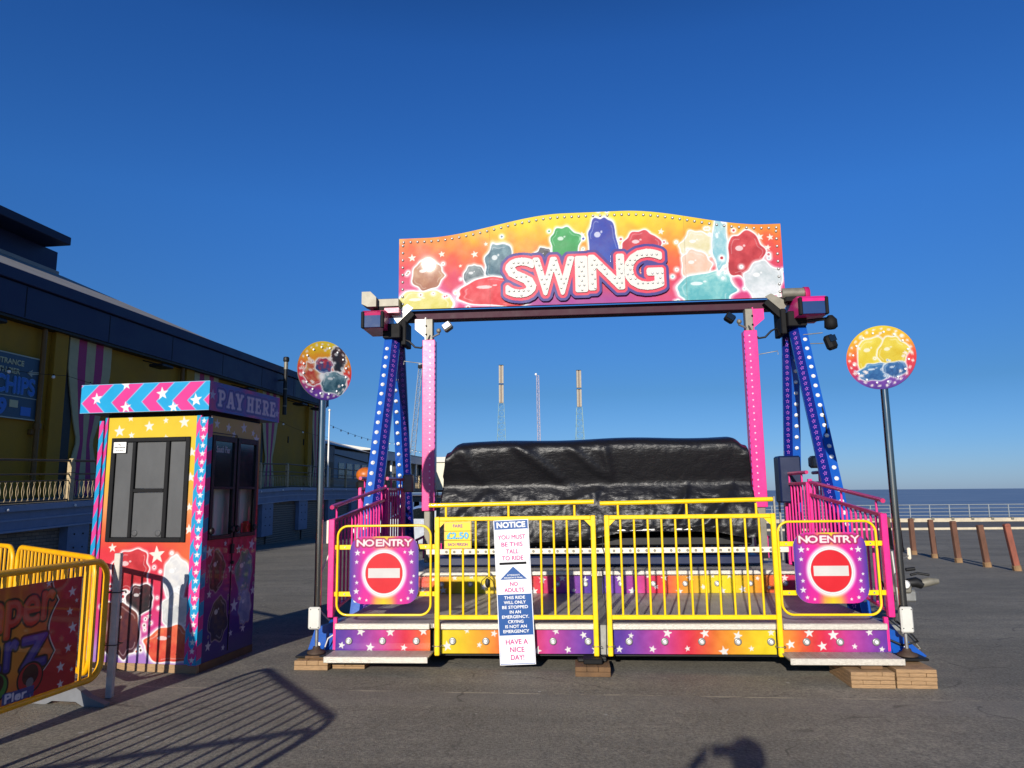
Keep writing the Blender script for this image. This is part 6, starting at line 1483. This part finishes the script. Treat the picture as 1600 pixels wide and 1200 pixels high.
# slim poles and lamp posts
def at(u, v, Y):
    d = ray(u, v); t = Y / d.y; return Vector((d.x * t, Y, EYE + d.z * t))
p0 = at(516, 790, 33); p1 = at(515, 641, 33)
mb = MB(); mb.tube([(0, 0, 0), (0, 0, p1.z - 1.87)], [.045, .03], WHITE, 8); mb.ball((0, 0, p1.z - 1.87), .06, WHITE, 8); mb.build('flagpole', M=T(p1.x, 33, 1.87), label='thin white pole rising from the promenade just right of the steel pole', cat='pole')
p1 = at(604, 694, 40)
mb = MB(); mb.tube([(0, 0, 0), (0, 0, p1.z - 1.87 - .3)], .05, BLKM, 8); mb.lathe([(.06, 0), (.14, .12), (.12, .28), (.02, .36)], (0, 0, p1.z - 1.87 - .4), BLKM, 10); mb.build('lamp_post', M=T(p1.x, 40, 1.87), label='black lamp post in front of the blue grey pier building', cat='lamp post')
# lattice masts
TEAL = mat('pale_teal_lattice', '#86a8b0', .5, .1, .1, 4); TC = mat('cream_mast_casing', '#a09684', .6, 0, .25, 6); GRYM = mat('grey_mast_steel', '#8a98a8', .5, .3, .1, 4)
def lattice(mb, a, b, w0, w1, mt, n, r=.03):
    a = Vector(a); b = Vector(b); pts = []
    for k in range(n + 1):
        c = a.lerp(b, k / n); w_ = w0 + (w1 - w0) * k / n; pts.append([c + Vector((sx * w_ / 2, sy * w_ / 2, 0)) for sx, sy in ((-1, -1), (1, -1), (1, 1), (-1, 1))])
    for i in range(4): mb.tube([p[i] for p in pts], r, mt, 5, cap=False)
    for k in range(n):
        for i in range(4):
            j = (i + 1) % 4; mb.tube([pts[k][i], pts[k + 1][j]] if k % 2 else [pts[k][j], pts[k + 1][i]], r * .6, mt, 4, cap=False); mb.tube([pts[k + 1][i], pts[k + 1][j]], r * .5, mt, 4, cap=False)
for (u, vt, vm, lab) in ((783, 570, 631, 'left lattice tower with cream top casing above the black cover'), (904, 578, 637, 'right lattice tower with cream top casing above the black cover')):
    Y = 85; a = at(u, vt, Y); c = at(u, vm, Y)
    t = empty('lattice_tower', T(a.x, Y, 1.25), lab, 'tower', 'lattice towers on the pier')
    mb = MB(); lattice(mb, (0, 0, 0), (0, 0, c.z - 1.25), 1.5, .62, TEAL, 14, .03); mb.build('lattice', t)
    mb = MB(); h0, h1 = c.z - 1.25, a.z - 1.25
    for q in (0, 1):
        z0 = h0 + (h1 - h0) * q / 2; z1 = h0 + (h1 - h0) * (q + 1) / 2; mb.box((-.27, -.2, z0 + .1), (-.07, .2, z1 - .1), TC); mb.box((.07, -.2, z0 + .1), (.27, .2, z1 - .1), TC); mb.box((-.07, -.1, z0 + .1), (.07, .1, z1 - .1), mat('faded_brown_core', '#7c6c62', .7)); mb.box((-.28, -.22, z1 - .1), (.28, .22, z1 - .04), BLKM)
    mb.build('mast_casing', t)
Y = 80; a = at(840, 587, Y); b = at(843, 700, Y)
mb = MB(); lattice(mb, (b.x - a.x, 0, 0), (0, 0, a.z - 1.25), .34, .26, mat('pale_pink_grey_mast', '#b0a8b4', .5), 30, .03); mb.ball((-.18, 0, a.z - 1.1), .14, WHITE, 8)
mb.build('slim_mast', M=T(a.x, Y, 1.25), label='slim pale mast between the two cream topped lattice towers', cat='mast')
Y = 75; a = at(661, 571, Y); 
t = empty('leaning_lattice_frame', T(a.x, Y, 1.25), 'tall A shaped pair of thin lattice legs left of the pink arm', 'tower')
for q in (-1, 1): mb = MB(); lattice(mb, (q * 1.35, 0, 0), (q * .25, 0, a.z - 1.35), .55, .35, GRYM, 24, .03); mb.build('lattice_leg', t)
mb = MB(); mb.box((-.5, -.3, a.z - 1.55), (.6, .3, a.z - 1.25), BLKM); mb.ball((-.3, 0, a.z - 1.15), .2, GRYM, 8); mb.ball((.35, 0, a.z - 1.2), .2, GRYM, 8); mb.build('top_pulley', t)

# round orange ornament in place of an unclear shape behind the left rail
p = at(571, 742, 12.5)
mb = MB(); mb.ball((0, 0, 0), .16, mat('orange_translucent', '#c0641c', .4, 0, .3, 8), 14, (1, .9, .8)); mb.box((-.14, -.12, -.26), (.14, .12, -.08), BLKM, .05); mb.tube([(0, 0, -2.0), (0, 0, -.2)], .04, BLKM, 8)
mb.build('amber_beacon', M=T(*p), label='orange domed beacon on a dark post behind the left pink rails', cat='beacon')

# ------------------------------------------------------------------ parked car
CARW = mat('silver_white_car_paint', '#c4c8cc', .25, .3, .03, 3, coat=.8); CG = mat('car_glass', '#10181c', .06, 0, 0, spec=.9)
def car(M, lab):
    t = empty('parked_car', M, lab, 'car')
    prof = [(-2.1, .45), (-2.12, .75), (-2.0, .92), (-1.2, 1.0), (-.75, 1.22), (-.2, 1.40), (.5, 1.44), (1.1, 1.38), (1.65, 1.08), (2.0, 1.0), (2.12, .8), (2.1, .42), (1.8, .3), (-1.8, .3)]
    N = 7; vs = []; ys = np.linspace(-.86, .86, N)
    mb = MB()
    for y in ys:
        e = abs(y) / .86
        for (x, z) in prof:
            k = 1 - .05 * e ** 3 if z > .95 else 1 - .02 * e ** 4; yy = y * (.82 if z > 1.1 else (.93 if z > .95 else 1)); vs.append((x * k, yy, z - (.06 * e ** 3 if z > 1.1 else 0)))
    n = len(prof); fs = [(j * n + i, j * n + (i + 1) % n, (j + 1) * n + (i + 1) % n, (j + 1) * n + i) for j in range(N - 1) for i in range(n)]
    mb.add(vs, fs, CARW, True); mb.add(vs[:n], [tuple(range(n))], CARW); mb.add(vs[-n:], [tuple(reversed(range(n)))], CARW); mb.build('body', t)
    for s in (-1, 1):
        mb = MB(); mb.prism([(-1.05, 1.04), (-.70, 1.22), (-.2, 1.34), (.25, 1.36), (.25, 1.02)], s * .80, s * .815, CG); mb.build('side_window', t)
        mb = MB(); mb.prism([(.33, 1.02), (.33, 1.36), (.95, 1.31), (1.45, 1.06)], s * .80, s * .815, CG); mb.build('side_window', t)
        mb = MB(); mb.box((-.5, s * .865, .86), (-.35, s * .875, .88), BLKM); mb.build('door_handle', t)
        for x in (-1.35, 1.3):
            w_ = MB(); w_.lathe([(.20, -.09), (.31, -.10), (.325, 0), (.31, .10), (.2, .09)], (x, s * .80, .32), BLACK, 20, 'y'); w_ = w_.build('tyre', t)
            MB().lathe([(.20, -.105), (.05, -.11)], (x, s * .80, .32), GALV, 14, 'y').build('rim', w_)
    mb = MB(); mb.box((-2.14, -.7, .62), (-2.08, -.4, .76), LAMP, .03); mb.build('headlight', t); mb = MB(); mb.box((-2.14, .4, .62), (-2.08, .7, .76), LAMP, .03); mb.build('headlight', t)
car(T(-2.75, 23.2, gz(-3, 23.2), radians(8)), 'pale silver car parked behind the left of the ride')

# ------------------------------------------------------------------ people
def skin_person(name, M, J, E, R, mt, lab, parts):
    t = empty(name, M, lab, 'person')
    me = bpy.data.meshes.new('body'); me.from_pydata(J, E, []); me.materials.append(mt)
    o = bpy.data.objects.new('body', me); COL.objects.link(o); o.parent = t
    o.modifiers.new('s', 'SKIN').use_smooth_shade = True
    for i, r in enumerate(R): me.skin_vertices[0].data[i].radius = (r, r)
    me.skin_vertices[0].data[0].use_root = True
    sb = o.modifiers.new('ss', 'SUBSURF'); sb.levels = sb.render_levels = 2
    for f in parts: f(t)
    return t
SKIN = mat('skin', '#b88468', .55, 0, .05, 10); COAT = mat('dark_coat', '#22242c', .85, 0, .2, 12, .2, 60); JEAN = mat('blue_jeans', '#26324a', .85, 0, .2, 20, .2, 80)
HAIR = mat('brown_hair', '#3a2618', .7, 0, .3, 30, .3, 90)
def limbs(t, pts, rad, mt, nm): MB().tube(pts, rad, mt, 12).build(nm, t)
# the photographer stands at the camera; only the shadow shows
J = [(0, 0, .95), (0, 0, 1.15), (0, .01, 1.38), (0, .02, 1.50), (0, .03, 1.62), (0, .03, 1.70),
     (.20, .01, 1.42), (.34, .10, 1.26), (.13, .27, 1.48), (.06, .30, 1.55), (-.20, .01, 1.42), (-.36, .10, 1.32), (-.26, .27, 1.54), (-.19, .30, 1.61),
     (.10, 0, .88), (.11, .02, .48), (.11, -.02, .08), (.11, .10, .03), (-.10, 0, .88), (-.13, .03, .48), (-.14, .0, .08), (-.15, .12, .03)]
Ed = [(0, 1), (1, 2), (2, 3), (3, 4), (4, 5), (2, 6), (6, 7), (7, 8), (8, 9), (2, 10), (10, 11), (11, 12), (12, 13), (0, 14), (14, 15), (15, 16), (16, 17), (0, 18), (18, 19), (19, 20), (20, 21)]
Rr = [.14, .14, .15, .06, .095, .085, .065, .048, .032, .028, .065, .048, .032, .028, .09, .06, .04, .035, .09, .06, .04, .035]
def ph_parts(t):
    mb = MB(); mb.ball((0, .015, 1.685), .112, HAIR, 14, (1, 1.08, .95)); mb.build('hair', t)
    mb = MB(); mb.tube([(0, 0, .80), (0, 0, 1.1), (0, 0, 1.36), (0, 0, 1.46)], [.22, .21, .21, .12], COAT, 16); mb.build('jacket', t)
    for q in (((.20, .01, 1.40), (.34, .10, 1.26), (.15, .25, 1.45)), ((-.20, .01, 1.40), (-.36, .10, 1.32), (-.27, .25, 1.51))): limbs(t, q, [.085, .07, .05], COAT, 'sleeve')
    for s in (-1, 1):
        limbs(t, [(s * .10, 0, .92), (s * .12, .02, .48), (s * .13, -.01, .10)], [.105, .075, .06], JEAN, 'trouser_leg'); MB().box((s * .13 - .05, -.09, 0), (s * .13 + .05, .18, .10), BLKM, .03).build('shoe', t)
        hx0 = .05 if s > 0 else -.18
        for k in range(4): MB().tube([(hx0 + s * .02, .31, 1.565 + k * .018), (hx0, .345, 1.57 + k * .018), (hx0 - s * .025, .350, 1.572 + k * .018)], .008, SKIN, 6).build('finger', t)
        MB().tube([(hx0 + s * .01, .30, 1.56), (hx0 - s * .02, .32, 1.548)], .009, SKIN, 6).build('thumb', t)
    MB().ball((0, .13, 1.63), .018, SKIN, 8).build('nose', t)
skin_person('person', T(-.02, -.40, 0), J, Ed, Rr, SKIN, 'person taking the photo, whose head and raised arms throw the shadow at the bottom', [ph_parts])
mb = MB(); mb.box((-.150, -.048, 1.565), (.015, -.040, 1.640), BLKM, .003); mb.build('phone', label='dark phone held out flat in front of the photographer', cat='phone')
# two walkers on the pier
for (u, Y, top, bot, lab) in ((648, 62, '#5a2630', '#c8c4bc', 'distant person in a dark red top on the pier walkway'), (640, 63, '#20242c', '#1c2028', 'distant person in black standing left of the red topped one')):
    p = at(u, 763, Y)
    J = [(0, 0, .9), (0, 0, 1.15), (0, 0, 1.38), (0, 0, 1.48), (0, 0, 1.6), (0, 0, 1.68), (.18, 0, 1.38), (.24, .03, 1.1), (.22, .08, .85), (-.18, 0, 1.38), (-.24, .03, 1.1), (-.22, -.06, .85), (.09, .08, .5), (.1, .16, .08), (-.09, -.06, .5), (-.1, -.2, .08)]
    Ed = [(0, 1), (1, 2), (2, 3), (3, 4), (4, 5), (2, 6), (6, 7), (7, 8), (2, 9), (9, 10), (10, 11), (0, 12), (12, 13), (0, 14), (14, 15)]
    Rr = [.13, .13, .14, .055, .09, .08, .06, .045, .035, .06, .045, .035, .08, .05, .08, .05]
    def pp(t, top=top, bot=bot):
        A = mat('cloth' + top[1:], top, .8, 0, .1, 10); B = mat('cloth' + bot[1:], bot, .8, 0, .1, 10)
        MB().tube([(0, 0, .82), (0, 0, 1.42)], [.19, .19], A, 12).build('jacket', t); limbs(t, [(.09, .0, .88), (.09, .08, .5), (.1, .16, .1)], [.1, .07, .06], B, 'trouser_leg'); limbs(t, [(-.09, 0, .88), (-.09, -.06, .5), (-.1, -.2, .1)], [.1, .07, .06], B, 'trouser_leg')
        MB().ball((0, -.01, 1.68), .11, WHITE if top == '#5a2630' else HAIR, 10).build('hair', t)
    skin_person('person', T(p.x, Y, 1.87 if Y < 53 else 1.87), J, Ed, Rr, SKIN, lab, [pp])
